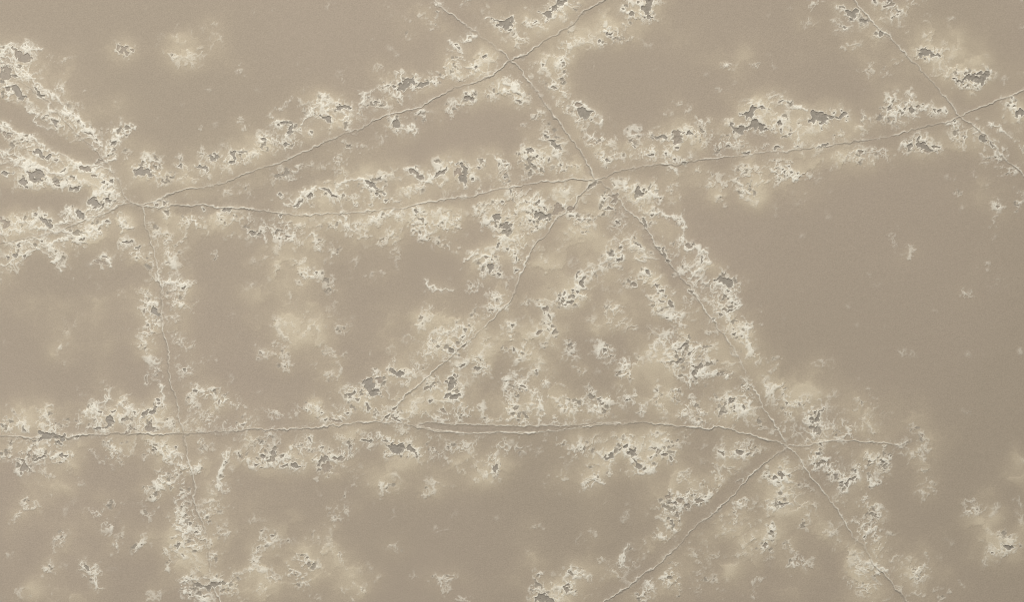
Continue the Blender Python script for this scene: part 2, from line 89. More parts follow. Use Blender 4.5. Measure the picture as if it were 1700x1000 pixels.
# white lace without pockets, mm: x,y,rx,ry,angle,strength
LACE = """8,84 22 16 0 .9;30,78 25 6 10 .7;48,78 16 8 0 .45;20,98 18 14 30 .7;36,122 14 20 -40 .8;52,128 14 9 -30 .6;8,142 14 14 0 .8;18,160 20 12 0 .8;45,160 22 14 -40 .6;92,151 14 11 0 .7;84,97 12 5 20 .5;118,101 14 6 10 .5;95,103 12 7 0 .4;112,122 10 4 0 .35;72,195 16 8 30 .8;92,202 14 14 0 .8;100,187 18 6 20 .7;122,205 20 14 30 .9;138,225 22 16 40 .95;155,240 16 12 40 .8;198,220 16 14 -30 .9;190,240 14 12 0 .85;215,209 16 5 -10 .6;168,222 8 8 0 .5;148,150 6 6 0 .35;
12,215 16 12 30 .8;30,222 22 10 20 .7;45,232 16 10 30 .8;20,240 16 14 0 .5;60,245 20 8 15 .7;205,83 22 14 0 .45;308,92 18 12 -20 .42;285,88 8 4 20 .6;298,97 8 6 40 .7;350,42 13 8 0 .42;397,120 9 8 0 .45;400,200 9 4 0 .4;335,212 8 4 0 .35;
405,214 14 8 -20 .5;10,270 22 10 20 .5;30,262 30 6 25 .6;45,278 30 8 10 .6;75,300 30 8 5 .8;20,295 18 8 0 .6;60,302 20 10 0 .8;95,305 20 10 10 .8;20,318 8 6 0 .9;130,280 22 5 0 .6;120,300 20 8 30 .7;155,275 24 6 10 .7;175,255 16 10 0 .7;208,257 16 9 0 .5;165,283 18 8 0 .6;182,305 16 12 0 .9;172,318 14 10 0 .7;225,300 10 10 0 .5;245,272 14 14 0 .85;258,270 16 16 -40 .7;300,265 5 12 0 .5;298,277 12 8 0 .5;250,315 6 6 0 .4;245,320 8 4 0 .6;
165,335 26 16 0 .9;150,345 30 12 -25 .8;115,352 24 8 -20 .7;130,355 14 8 0 .9;190,332 14 14 0 .7;50,360 26 14 0 .65;35,368 22 12 0 .8;20,380 18 8 -20 .5;60,365 16 14 0 .7;75,375 14 20 0 .7;100,382 24 10 30 .6;120,385 18 14 20 .7;150,385 24 12 -30 .8;140,395 20 10 -20 .7;110,370 20 8 0 .6;5,372 8 8 0 .6;55,402 14 8 0 .8;70,405 16 8 30 .8;35,415 16 14 0 .7;25,425 14 14 0 .85;40,430 16 10 0 .8;15,440 18 10 0 .6;30,445 24 8 0 .5;8,460 14 8 0 .4;90,420 14 14 50 .6;100,440 12 16 50 .5;112,450 8 8 0 .4;130,415 8 12 0 .5;160,370 18 12 30 .55;180,362 12 8 0 .55;200,375 16 6 30 .55;205,405 18 8 0 .7;215,420 20 8 0 .6;235,430 20 10 30 .8;245,440 16 16 40 .85;250,420 12 10 0 .65;240,448 8 8 0 .7;170,428 18 8 0 .5;175,440 12 6 0 .4;250,380 10 12 60 .6;255,390 7 9 0 .6;298,397 8 14 20 .6;290,420 16 8 0 .5;282,435 14 10 0 .5;270,455 8 16 0 .6;268,470 10 10 0 .85;290,478 16 12 0 .6;305,480 16 12 0 .85;320,475 12 5 0 .5;207,485 12 14 0 .5;260,490 10 12 0 .5;278,492 8 10 0 .6;353,425 9 5 30 .45;320,370 20 14 0 .75;312,358 14 12 0 .7;330,378 12 8 0 .6;345,355 20 10 0 .6;370,360 14 14 60 .7;385,365 16 10 0 .6;405,370 14 6 0 .8;380,392 10 8 40 .7;405,395 18 6 0 .5;278,350 8 12 0 .7;305,350 8 5 0 .6;302,330 8 5 0 .5;275,336 12 5 0 .7;420,355 8 6 0 .8;
345,258 16 12 0 .6;380,262 14 18 0 .5;400,262 20 10 0 .5;325,300 6 14 0 .5;440,240 14 10 0 .9;445,232 20 20 0 .55;470,240 22 14 0 .65;490,235 16 10 0 .5;455,190 14 8 0 .7;470,172 12 8 -30 .7;488,212 12 10 30 .7;510,175 16 8 0 .6;525,165 14 8 0 .7;540,160 14 10 0 .7;520,185 14 12 0 .6;545,180 20 14 0 .7;572,165 7 12 0 .7;575,200 10 16 20 .7;582,213 10 5 0 .8;500,168 12 5 -20 .5;505,150 16 6 20 .3;515,195 8 14 0 .6;608,160 16 12 -50 .65;625,172 16 10 0 .85;640,182 6 8 20 .7;640,142 16 8 0 .7;660,150 24 6 0 .6;672,128 18 8 20 .8;690,135 20 10 0 .8;712,132 20 8 0 .85;665,158 12 10 0 .8;735,122 20 8 -20 .7;745,108 16 6 -10 .6;755,100 20 10 -40 .7;768,92 14 12 0 .8;757,80 12 12 40 .85;745,65 8 8 30 .7;770,65 14 7 -40 .6;785,55 10 7 0 .7;760,125 14 12 0 .6;780,120 16 10 0 .6;800,128 14 6 -20 .8;805,90 10 10 0 .6;790,112 10 10 0 .7;727,15 14 12 0 .75;712,22 14 10 0 .55;720,38 10 12 0 .5;680,25 12 5 0 .5;678,55 12 7 0 .6;690,58 8 4 0 .4;630,120 14 16 -50 .4;590,120 10 8 0 .3;640,5 10 8 0 .3;780,2 8 8 0 .8;802,8 5 5 0 .5;782,158 16 16 0 .85;760,145 8 6 0 .7;748,187 14 12 -40 .7;700,190 16 10 0 .6;705,198 10 6 20 .7;662,195 16 12 0 .6;652,212 8 12 30 .7;690,215 8 12 0 .7;680,210 14 8 0 .6;582,243 10 10 0 .5;600,243 10 5 0 .5;820,157 10 4 0 .7;838,150 14 10 0 .85;
858,55 8 10 0 .6;858,68 10 8 0 .6;852,30 8 12 0 .6;885,30 20 16 0 .5;915,20 22 18 30 .5;940,5 20 8 0 .7;890,42 10 5 0 .7;880,36 14 5 0 .6;934,52 12 6 -30 .7;945,72 18 10 -30 .8;958,65 10 8 0 .7;950,40 10 8 -40 .6;975,70 10 10 0 .6;995,70 14 8 0 .8;1015,55 16 14 -40 .8;1025,60 18 8 0 .7;1045,60 20 6 0 .5;1030,40 14 12 0 .5;1040,22 16 14 0 .7;1065,30 16 12 0 .7;1080,20 10 16 0 .7;1090,3 16 12 40 .6;1075,35 10 10 0 .6;895,105 10 14 60 .6;900,115 8 12 0 .6;920,108 16 6 30 .5;935,105 12 16 -20 .75;940,95 10 8 -30 .6;938,120 10 8 0 .7;915,142 16 8 20 .7;932,140 10 18 0 .85;935,158 10 10 30 .7;855,150 14 14 0 .8;862,135 14 6 0 .7;860,165 12 12 0 .65;880,130 12 10 0 .4;895,185 18 10 -20 .6;870,205 10 8 0 .5;905,200 12 12 0 .4;965,172 10 8 0 .55;990,190 8 8 0 .5;952,200 8 6 0 .5;995,205 7 12 0 .45;988,230 14 14 0 .85;980,240 10 8 0 .6;910,225 14 12 0 .7;1020,232 18 8 -20 .5;1050,225 16 16 0 .6;1062,210 12 8 0 .5;1130,180 12 8 30 .4;1110,193 5 4 0 .5;1120,212 10 8 0 .6;1165,200 16 12 0 .65;1135,210 10 8 0 .6;1165,225 18 12 0 .7;1205,110 14 9 0 .65;1247,107 14 7 10 .55;1190,155 14 8 0 .3;1230,172 14 6 0 .55;1250,190 18 12 0 .6;1290,165 18 14 0 .6;1295,155 7 9 0 .5;1315,172 16 10 30 .65;1325,180 12 8 20 .5;1260,205 14 8 0 .6;1285,205 16 16 0 .6;1300,195 14 12 0 .7;1310,220 12 14 0 .6;1290,225 16 8 0 .6;1325,215 8 18 0 .5;1280,245 18 6 0 .6;1385,230 14 10 30 .6;1360,240 14 6 0 .7;1435,200 12 14 0 .55;1440,185 10 8 0 .5;1450,208 8 6 0 .6;1480,170 14 14 0 .75;1470,185 24 6 -15 .5;1490,185 18 12 0 .8;1510,150 6 8 0 .6;1510,165 14 12 -30 .6;1525,180 16 8 -20 .7;1500,195 20 6 0 .6;1475,195 16 8 0 .7;1555,182 20 10 0 .7;1515,5 24 10 0 .5;1350,8 14 12 0 .5;1395,10 14 8 0 .6;1385,35 14 10 0 .5;1405,45 14 10 0 .55;1345,40 16 12 0 .35;1420,75 12 12 0 .5;1415,80 14 8 0 .5;1437,100 8 10 0 .4;1470,118 12 8 20 .6;1440,120 12 6 10 .4;1490,100 6 5 0 .55;1480,25 20 14 0 .7;1490,20 14 10 0 .6;1460,60 14 10 0 .8;1540,85 20 14 0 .75;1560,78 10 10 0 .5;1570,130 24 5 5 .6;1600,120 34 8 -5 .7;1610,140 34 10 0 .75;1585,208 14 10 0 .8;1600,230 14 14 0 .6;1620,215 16 8 30 .6;1625,225 12 12 0 .6;1650,208 14 5 0 .5;1660,220 20 6 40 .4;1680,170 16 12 0 .65;1685,180 12 14 0 .7;1690,195 16 10 0 .6;1665,190 10 12 0 .5;1690,140 12 6 0 .4;
1505,245 20 8 0 .8;1530,235 24 14 0 .75;1560,243 14 6 -10 .6;1640,245 10 14 30 .6;1650,235 16 6 0 .6;1635,268 12 10 0 .6;1620,282 8 10 0 .5;1648,270 16 4 -10 .4;1665,255 16 8 40 .8;1660,262 8 6 0 .7;1665,293 10 7 0 .6;1683,285 10 14 0 .8;1690,280 8 12 0 .7;1590,320 4 12 20 .4;1634,315 6 6 0 .4;1655,345 12 10 0 .6;1675,337 14 4 -15 .5;1652,370 6 10 0 .45;1697,340 8 10 60 .6;1500,418 20 6 10 .45;1510,415 6 6 0 .4;1638,443 9 12 0 .35;1602,490 12 8 -40 .45;1592,495 4 4 0 .4;
1305,285 26 12 10 .98;1325,290 30 9 10 .95;1295,275 20 12 0 .8;1285,300 20 8 -10 .7;1360,255 14 5 0 .4;1430,255 14 8 0 .5;1420,268 8 6 0 .4;1375,260 6 4 0 .5;
1180,300 14 16 0 .55;1160,285 14 14 0 .6;1185,305 12 10 0 .6;1205,305 20 10 10 .5;1240,300 24 8 0 .7;1250,315 8 20 -20 .7;1235,315 20 10 30 .65;1265,300 14 8 0 .6;1205,330 10 14 0 .45;1245,330 12 8 0 .4;1127,320 5 14 0 .7;1125,308 18 6 0 .6;1110,305 14 10 0 .6;1082,318 16 14 20 .8;1090,330 10 10 30 .7;1060,310 24 8 0 .7;1035,310 24 14 10 .7;1060,325 12 12 0 .7;1045,300 10 8 0 .6;1120,280 12 8 30 .6;1105,275 8 6 0 .7;1020,335 16 8 -30 .7;1000,325 8 14 -30 .9;1005,340 12 10 0 .6;1015,355 18 5 -10 .6;1070,345 20 10 0 .6;1085,350 14 10 0 .5;1070,375 20 6 0 .6;1095,350 16 5 20 .7;1115,355 22 5 20 .75;1132,365 4 14 0 .75;1132,390 3 22 0 .7;1110,405 26 6 0 .7;1105,420 14 12 0 .7;1130,408 20 10 -10 .7;1145,412 18 8 -10 .8;1155,430 18 12 0 .7;1170,430 14 8 30 .8;1110,430 14 8 0 .6;1160,420 20 10 0 .55;1130,455 14 10 -30 .6;1145,460 16 6 -30 .6;1180,470 20 8 -20 .7;1200,455 12 12 50 .7;1215,470 8 16 -40 .7;1215,490 12 14 0 .8;1190,490 16 10 0 .5;1165,490 14 10 0 .6;1180,500 16 6 0 .6;1155,475 10 14 0 .6;1235,465 10 16 0 .25;1170,495 20 6 0 .6;
880,270 20 14 0 .8;900,260 20 12 0 .75;870,255 16 14 0 .8;890,275 18 14 0 .75;925,260 14 16 0 .6;935,285 14 12 0 .6;960,283 8 12 0 .7;945,295 14 4 0 .7;880,290 8 10 0 .7;870,300 12 8 0 .5;850,310 14 6 0 .8;860,320 18 8 -10 .7;1008,262 10 10 0 .8;1015,275 12 8 -40 .6;1040,260 14 8 0 .5;1080,256 20 10 0 .8;1110,255 20 10 0 .75;1090,262 16 6 0 .6;1125,265 14 8 20 .7;1140,262 14 8 0 .7;1185,258 12 6 0 .7;885,340 20 20 0 .95;870,335 14 14 0 .75;900,345 16 10 0 .8;880,365 14 10 0 .8;910,365 14 12 -40 .9;895,372 16 12 -30 .9;890,385 14 10 -30 .7;935,345 14 10 20 .7;950,360 16 8 30 .7;965,365 12 10 0 .6;930,320 14 12 0 .5;945,315 16 10 0 .5;975,320 12 10 0 .5;985,365 8 8 0 .5;970,385 14 8 0 .6;980,375 12 10 -40 .6;1000,395 8 5 0 .3;862,370 16 12 0 .5;870,405 14 14 0 .6;860,425 14 14 0 .7;865,435 12 12 0 .6;865,450 12 12 0 .5;855,400 14 8 0 .6;895,420 7 5 0 .5;918,415 8 5 0 .5;905,450 10 6 0 .4;925,455 12 10 0 .4;905,435 12 6 -40 .4;1025,410 12 12 0 .8;1022,425 18 16 0 .85;1008,420 12 10 0 .7;1050,400 14 12 40 .7;1060,420 20 5 20 .6;1075,428 14 10 0 .6;1065,415 8 10 0 .6;1070,450 10 10 0 .8;1055,470 16 14 0 .6;1045,475 14 10 0 .55;1085,470 16 10 20 .6;1070,460 20 12 0 .5;1095,485 14 12 30 .7;1110,490 14 10 0 .5;1070,480 12 12 0 .5;1035,465 14 10 0 .4;
990,445 36 14 -25 .55;970,460 30 12 -30 .65;955,480 30 16 -35 .95;945,490 22 14 -30 .95;1015,440 20 10 0 .5;960,490 16 10 0 .7;
840,275 14 12 0 .85;830,272 10 16 0 .7;845,300 10 12 0 .7;815,265 20 12 0 .5;798,270 14 12 0 .8;800,262 8 14 -20 .6;768,270 16 5 0 .7;752,285 5 14 0 .5;735,275 16 12 0 .6;725,290 8 10 20 .7;700,298 24 5 0 .6;680,285 18 8 30 .7;660,280 14 6 0 .5;695,285 12 8 20 .7;640,293 20 8 -10 .6;625,297 14 5 0 .6;655,295 14 8 20 .7;585,297 24 5 0 .7;570,305 16 8 30 .6;565,308 10 8 0 .7;571,292 4 8 0 .7;545,292 10 12 -40 .6;538,300 8 8 0 .5;525,305 16 8 -20 .7;515,318 14 6 0 .7;500,325 14 8 -30 .7;490,335 10 12 0 .7;485,343 10 6 0 .7;510,335 14 10 0 .6;520,345 14 14 0 .5;555,322 16 8 0 .7;565,328 14 10 0 .6;600,310 8 16 0 .5;620,315 8 5 0 .6;625,322 14 10 0 .8;640,318 10 8 0 .7;635,332 10 10 0 .7;612,332 8 8 0 .6;465,320 18 14 0 .7;450,322 8 4 0 .5;565,260 12 10 0 .6;560,262 14 10 0 .7;530,270 14 5 0 .4;490,290 20 6 -20 .55;455,285 14 5 -30 .4;585,345 16 6 0 .7;570,350 8 10 0 .6;600,347 16 5 0 .6;655,340 20 6 -5 .7;670,348 14 6 0 .6;625,360 20 6 5 .8;690,350 16 14 0 .8;660,363 14 8 0 .75;720,345 22 5 -10 .6;710,330 16 5 -10 .7;765,325 14 7 0 .6;800,318 14 8 0 .7;820,312 10 6 0 .8;730,355 18 8 0 .5;760,350 14 8 0 .4;690,380 14 14 30 .85;700,375 16 14 0 .8;705,390 14 10 20 .8;720,378 12 14 0 .7;735,375 16 12 0 .75;755,365 14 14 -30 .8;745,370 14 10 0 .7;770,355 16 8 -20 .6;790,350 14 8 0 .5;710,394 7 6 0 .7;735,405 20 6 10 .7;745,400 8 10 -40 .7;650,388 18 5 10 .65;658,395 8 10 -20 .6;630,395 10 12 0 .4;635,395 14 6 0 .5;585,385 14 14 20 .7;575,380 14 8 0 .7;600,380 12 8 0 .6;590,372 16 10 0 .5;555,375 16 14 0 .7;545,380 10 8 0 .6;550,362 24 8 0 .5;470,385 22 14 0 .9;475,400 22 10 0 .95;490,398 16 12 0 .8;455,385 14 10 0 .7;510,395 16 8 10 .7;520,395 14 14 0 .7;530,410 12 10 0 .7;518,385 14 8 0 .6;435,395 10 12 0 .7;440,402 10 8 0 .7;430,380 12 14 0 .6;428,390 10 10 0 .6;465,365 14 8 0 .8;445,355 10 8 0 .7;455,372 14 5 0 .5;560,420 12 12 -40 .6;552,428 8 5 0 .6;554,407 8 4 0 .4;505,432 16 7 10 .65;518,452 20 12 10 .75;525,455 14 10 0 .75;545,462 12 8 20 .7;500,467 8 8 0 .5;545,480 14 8 40 .5;450,425 14 5 -25 .4;482,492 10 7 0 .4;655,415 14 12 0 .5;655,430 8 20 0 .3;645,470 5 10 0 .25;622,458 14 10 0 .35;715,415 6 5 0 .4;775,425 20 6 -35 .6;785,420 14 5 -40 .6;762,440 7 10 0 .4;810,430 22 18 20 .75;815,440 20 16 0 .85;800,452 12 10 0 .7;830,455 14 10 0 .8;805,425 16 10 40 .6;818,420 10 14 0 .6;706,470 10 16 0 .4;720,478 20 4 5 .35;790,480 18 12 0 .5;780,485 12 6 0 .5;800,475 12 6 0 .5;825,490 14 14 0 .6;845,480 8 14 0 .6;843,375 14 14 0 .75;835,385 16 16 0 .7;815,370 20 8 0 .7;805,365 12 8 0 .7;835,400 10 12 0 .6;840,415 8 14 0 .7;830,360 12 8 0 .6;820,355 14 8 0 .5;848,350 10 8 0 .7;
255,510 16 14 0 .95;240,520 14 8 0 .7;270,520 12 10 0 .8;285,505 12 14 0 .7;262,535 14 8 0 .85;285,525 12 5 0 .6;250,530 12 10 0 .7;245,540 8 6 0 .6;275,500 12 10 0 .7;290,522 8 5 0 .5;232,560 14 10 0 .7;235,570 14 10 0 .7;245,565 8 14 0 .7;245,580 6 8 0 .6;225,548 8 5 0 .5;252,590 14 10 30 .6;260,575 16 14 0 .35;258,600 10 8 0 .6;260,615 10 5 0 .6;270,625 14 8 30 .7;242,630 8 14 0 .55;272,650 8 14 20 .6;243,640 16 5 0 .5;310,515 8 10 0 .4;315,505 14 10 0 .35;295,545 8 12 0 .3;315,575 12 10 0 .35;335,600 22 8 -20 .4;340,595 18 10 0 .35;360,580 14 5 -40 .3;308,612 10 8 0 .6;312,618 6 10 0 .6;100,575 14 12 0 .5;95,580 12 8 0 .5;50,530 14 20 0 .22;178,640 10 16 -30 .45;172,650 8 8 0 .4;160,672 14 14 -40 .5;205,665 20 6 -30 .6;195,672 10 8 0 .6;215,678 10 8 0 .5;330,645 20 8 0 .8;325,655 12 10 0 .85;345,650 16 10 0 .8;355,660 10 8 0 .7;365,668 14 8 20 .8;380,668 18 8 10 .8;395,675 14 8 10 .75;355,675 8 10 0 .6;318,660 8 8 0 .6;85,675 10 16 -20 .55;80,690 18 14 0 .65;75,700 16 14 0 .6;85,705 14 10 0 .7;95,715 14 10 0 .7;60,680 14 8 0 .4;20,690 20 12 0 .55;10,700 14 12 0 .7;30,695 16 14 0 .6;25,706 8 6 0 .6;40,712 14 14 0 .8;38,700 8 12 0 .6;5,715 12 8 0 .7;25,670 16 10 0 .3;150,690 14 12 -30 .75;165,685 14 6 0 .8;140,695 14 10 0 .6;160,705 16 14 0 .75;130,705 14 12 0 .6;145,712 16 8 0 .6;170,720 20 6 0 .7;190,700 14 14 0 .75;205,705 14 10 0 .75;195,690 16 8 -20 .6;210,690 10 14 20 .6;225,695 14 10 0 .7;245,690 16 10 0 .8;260,670 12 8 -30 .9;265,675 10 8 0 .8;235,705 18 8 0 .75;255,700 12 12 0 .8;225,712 18 6 0 .6;262,710 12 10 0 .65;285,705 10 14 0 .7;310,712 10 10 0 .7;300,710 8 14 0 .6;315,695 8 14 0 .4;335,710 16 10 0 .65;350,705 20 12 0 .6;355,690 14 14 0 .5;370,705 16 8 0 .55;395,712 22 10 0 .75;410,705 18 10 0 .65;400,725 14 10 0 .5;390,745 8 14 0 .4;25,730 14 10 0 .85;55,742 16 8 20 .8;60,735 14 10 0 .6;80,735 10 6 0 .9;115,738 14 10 0 .7;145,742 14 6 0 .4;185,735 20 14 0 .7;205,735 16 8 0 .6;250,745 16 14 0 .6;270,745 20 12 0 .7;285,745 16 12 0 .75;310,735 6 8 0 .6;332,730 4 8 0 .6;10,745 20 8 0 .6;
10,760 20 16 0 .7;25,770 14 12 0 .75;35,765 14 14 0 .6;55,757 18 10 0 .85;75,755 20 8 0 .8;100,757 24 10 0 .85;115,760 12 8 0 .6;30,783 16 6 20 .7;45,780 12 12 -40 .7;68,778 8 14 0 .55;80,790 16 10 0 .45;190,755 14 12 -20 .75;180,765 12 8 0 .6;193,770 5 5 0 .6;240,760 14 10 0 .5;255,752 14 10 0 .7;270,755 16 10 0 .9;285,755 18 10 0 .9;300,765 18 16 0 .85;295,778 14 14 0 .9;275,768 8 8 0 .7;318,782 12 10 0 .8;325,770 6 14 0 .5;308,755 14 10 0 .6;248,810 18 12 -20 .75;265,800 16 14 -30 .8;280,800 16 10 0 .75;258,820 14 8 -30 .8;275,795 12 6 0 .6;285,812 14 8 0 .6;305,813 14 6 10 .75;300,830 14 14 -60 .7;305,840 14 8 0 .6;325,830 8 14 0 .8;330,850 12 16 0 .8;340,858 10 14 0 .7;300,860 16 12 0 .85;315,870 16 14 0 .85;295,870 10 14 0 .8;310,880 18 12 0 .85;330,885 16 12 0 .85;340,870 8 12 0 .7;300,895 14 10 0 .85;300,910 12 16 0 .9;310,905 14 10 0 .85;325,905 14 12 0 .75;345,890 10 14 0 .7;350,930 12 14 -30 .85;360,920 10 10 0 .6;365,885 14 10 0 .6;375,890 6 16 0 .6;352,872 10 5 0 .6;282,920 10 14 -30 .65;282,945 8 12 0 .6;298,957 6 4 0 .5;310,965 16 10 0 .8;315,975 16 10 20 .8;335,968 20 10 0 .85;350,970 30 12 0 .95;370,975 18 10 0 .85;330,985 24 6 20 .7;310,990 18 8 30 .8;305,975 10 12 0 .6;345,990 24 8 15 .6;362,990 6 14 0 .5;375,765 8 20 15 .5;365,795 8 20 20 .6;360,815 8 14 0 .65;370,845 8 12 0 .6;395,755 12 8 0 .7;415,765 20 8 15 .7;405,770 14 8 0 .6;400,803 6 5 0 .3;385,890 6 10 0 .25;415,940 14 14 0 .6;395,950 18 8 0 .5;420,930 14 12 0 .6;405,960 16 8 0 .6;405,985 10 14 0 .4;45,838 18 14 -20 .7;50,845 22 7 -10 .75;35,850 14 8 -20 .65;55,832 12 10 0 .6;15,868 16 6 -15 .35;20,875 10 8 0 .3;160,848 24 7 -10 .65;175,842 16 10 -10 .6;145,850 10 8 -30 .5;130,800 10 14 0 .3;185,870 14 10 -50 .65;103,898 20 12 -45 .65;108,890 10 10 -50 .75;95,912 12 8 -40 .6;195,905 20 10 -55 .6;200,885 16 10 -60 .4;193,912 10 5 0 .7;228,905 16 9 -40 .7;250,906 6 6 0 .4;250,850 18 6 -20 .6;245,855 8 5 0 .5;235,840 8 6 0 .4;205,838 12 6 0 .4;150,945 18 12 0 .75;140,940 12 10 0 .85;155,960 14 18 20 .75;160,970 10 10 0 .7;150,930 8 12 0 .5;78,955 14 8 -30 .65;85,945 16 12 -50 .5;15,925 18 12 0 .3;90,985 10 4 -30 .3;45,985 22 14 0 .25;255,995 14 8 0 .4;262,985 14 8 0 .3;
440,735 14 10 0 .75;435,745 14 8 0 .6;452,728 14 10 0 .6;432,715 14 5 0 .5;490,740 16 12 0 .75;498,748 16 8 0 .75;512,732 12 12 40 .7;515,740 12 10 0 .7;530,745 12 8 0 .7;525,735 8 10 0 .5;575,735 10 16 30 .7;582,745 10 10 0 .6;560,750 14 8 0 .7;605,740 14 6 0 .7;615,735 14 5 0 .7;640,728 16 5 0 .9;652,735 16 8 0 .85;660,745 16 10 0 .8;680,748 18 10 0 .7;675,735 10 8 0 .6;715,748 12 8 0 .7;735,745 8 6 0 .3;795,730 10 8 -40 .5;835,740 14 12 0 .65;840,748 16 8 0 .6;560,695 12 6 0 .5;570,690 16 8 0 .7;550,695 14 8 0 .75;540,690 14 6 10 .75;530,685 16 6 10 .8;505,682 20 6 0 .75;520,680 8 12 -20 .5;455,682 20 10 0 .5;460,690 10 6 0 .6;430,690 14 12 0 .35;495,685 12 6 0 .5;470,712 20 4 0 .8;450,714 14 4 0 .7;510,710 14 4 0 .6;580,685 10 6 0 .8;590,665 16 10 0 .6;585,655 12 16 0 .65;600,660 16 12 0 .65;575,645 10 14 0 .5;595,640 16 10 0 .6;615,645 14 14 0 .7;630,630 16 12 0 .7;625,620 14 10 0 .6;635,640 12 12 0 .6;640,625 8 12 0 .6;612,680 10 12 0 .7;620,685 20 5 0 .6;630,685 20 8 0 .7;615,670 12 8 0 .5;640,692 18 10 0 .85;655,690 18 12 0 .9;665,698 20 8 0 .7;645,680 12 8 0 .7;652,595 6 10 0 .6;655,615 20 10 10 .8;670,622 14 8 0 .7;650,605 6 8 0 .6;548,655 8 10 40 .4;430,580 10 12 0 .5;445,585 14 8 0 .4;440,595 12 6 0 .4;465,580 14 5 -20 .6;472,595 8 12 30 .65;470,605 8 8 0 .6;475,555 12 20 0 .45;470,570 14 8 0 .5;460,540 12 10 0 .4;555,545 20 14 0 .55;535,585 12 6 0 .5;525,600 10 16 50 .45;548,590 14 7 -35 .5;555,610 12 14 0 .4;545,625 14 8 0 .45;560,605 8 14 0 .35;690,545 10 20 20 .55;700,530 16 20 -50 .45;715,510 10 8 30 .6;705,520 10 14 0 .4;725,545 10 14 0 .4;735,555 12 14 -50 .6;720,565 14 10 0 .7;725,575 14 12 -30 .75;712,588 10 8 -30 .65;750,555 12 10 0 .7;745,550 20 14 0 .5;770,545 14 14 0 .7;775,560 16 14 0 .9;765,570 18 10 -30 .85;740,585 14 12 0 .85;755,585 16 10 -20 .85;745,595 20 8 -40 .7;770,540 8 10 0 .6;785,555 12 8 -40 .6;820,510 14 14 -40 .75;830,505 14 10 -40 .7;815,520 14 8 -40 .7;815,505 12 14 0 .55;825,500 20 10 0 .55;790,515 6 5 0 .6;758,517 8 6 0 .4;840,505 8 8 0 .7;845,545 10 14 20 .7;848,560 8 16 0 .6;840,580 8 10 0 .5;765,608 14 10 0 .5;790,600 14 14 0 .85;795,612 18 8 0 .8;805,608 10 5 0 .7;770,602 8 8 0 .6;710,640 14 10 0 .7;720,638 12 10 0 .75;725,630 16 14 0 .55;705,630 10 10 0 .6;750,625 12 12 0 .85;745,640 16 14 0 .8;760,640 10 14 0 .8;745,655 18 14 0 .75;760,660 10 10 0 .7;750,672 14 8 0 .6;715,665 8 5 0 .6;700,655 12 10 0 .4;735,685 16 14 0 .7;730,675 14 10 0 .5;760,680 18 12 0 .65;772,678 14 12 0 .7;775,690 14 10 0 .7;705,690 8 16 -20 .6;720,700 10 8 0 .6;735,700 14 8 0 .7;765,700 14 10 0 .6;790,695 16 10 0 .6;800,685 8 14 0 .6;805,700 14 8 0 .7;790,680 12 10 0 .55;820,625 8 10 -50 .35;780,628 8 6 0 .3;840,640 14 14 0 .7;845,655 10 16 0 .7;845,675 10 10 0 .6;840,695 14 8 0 .6;845,710 12 8 0 .7;
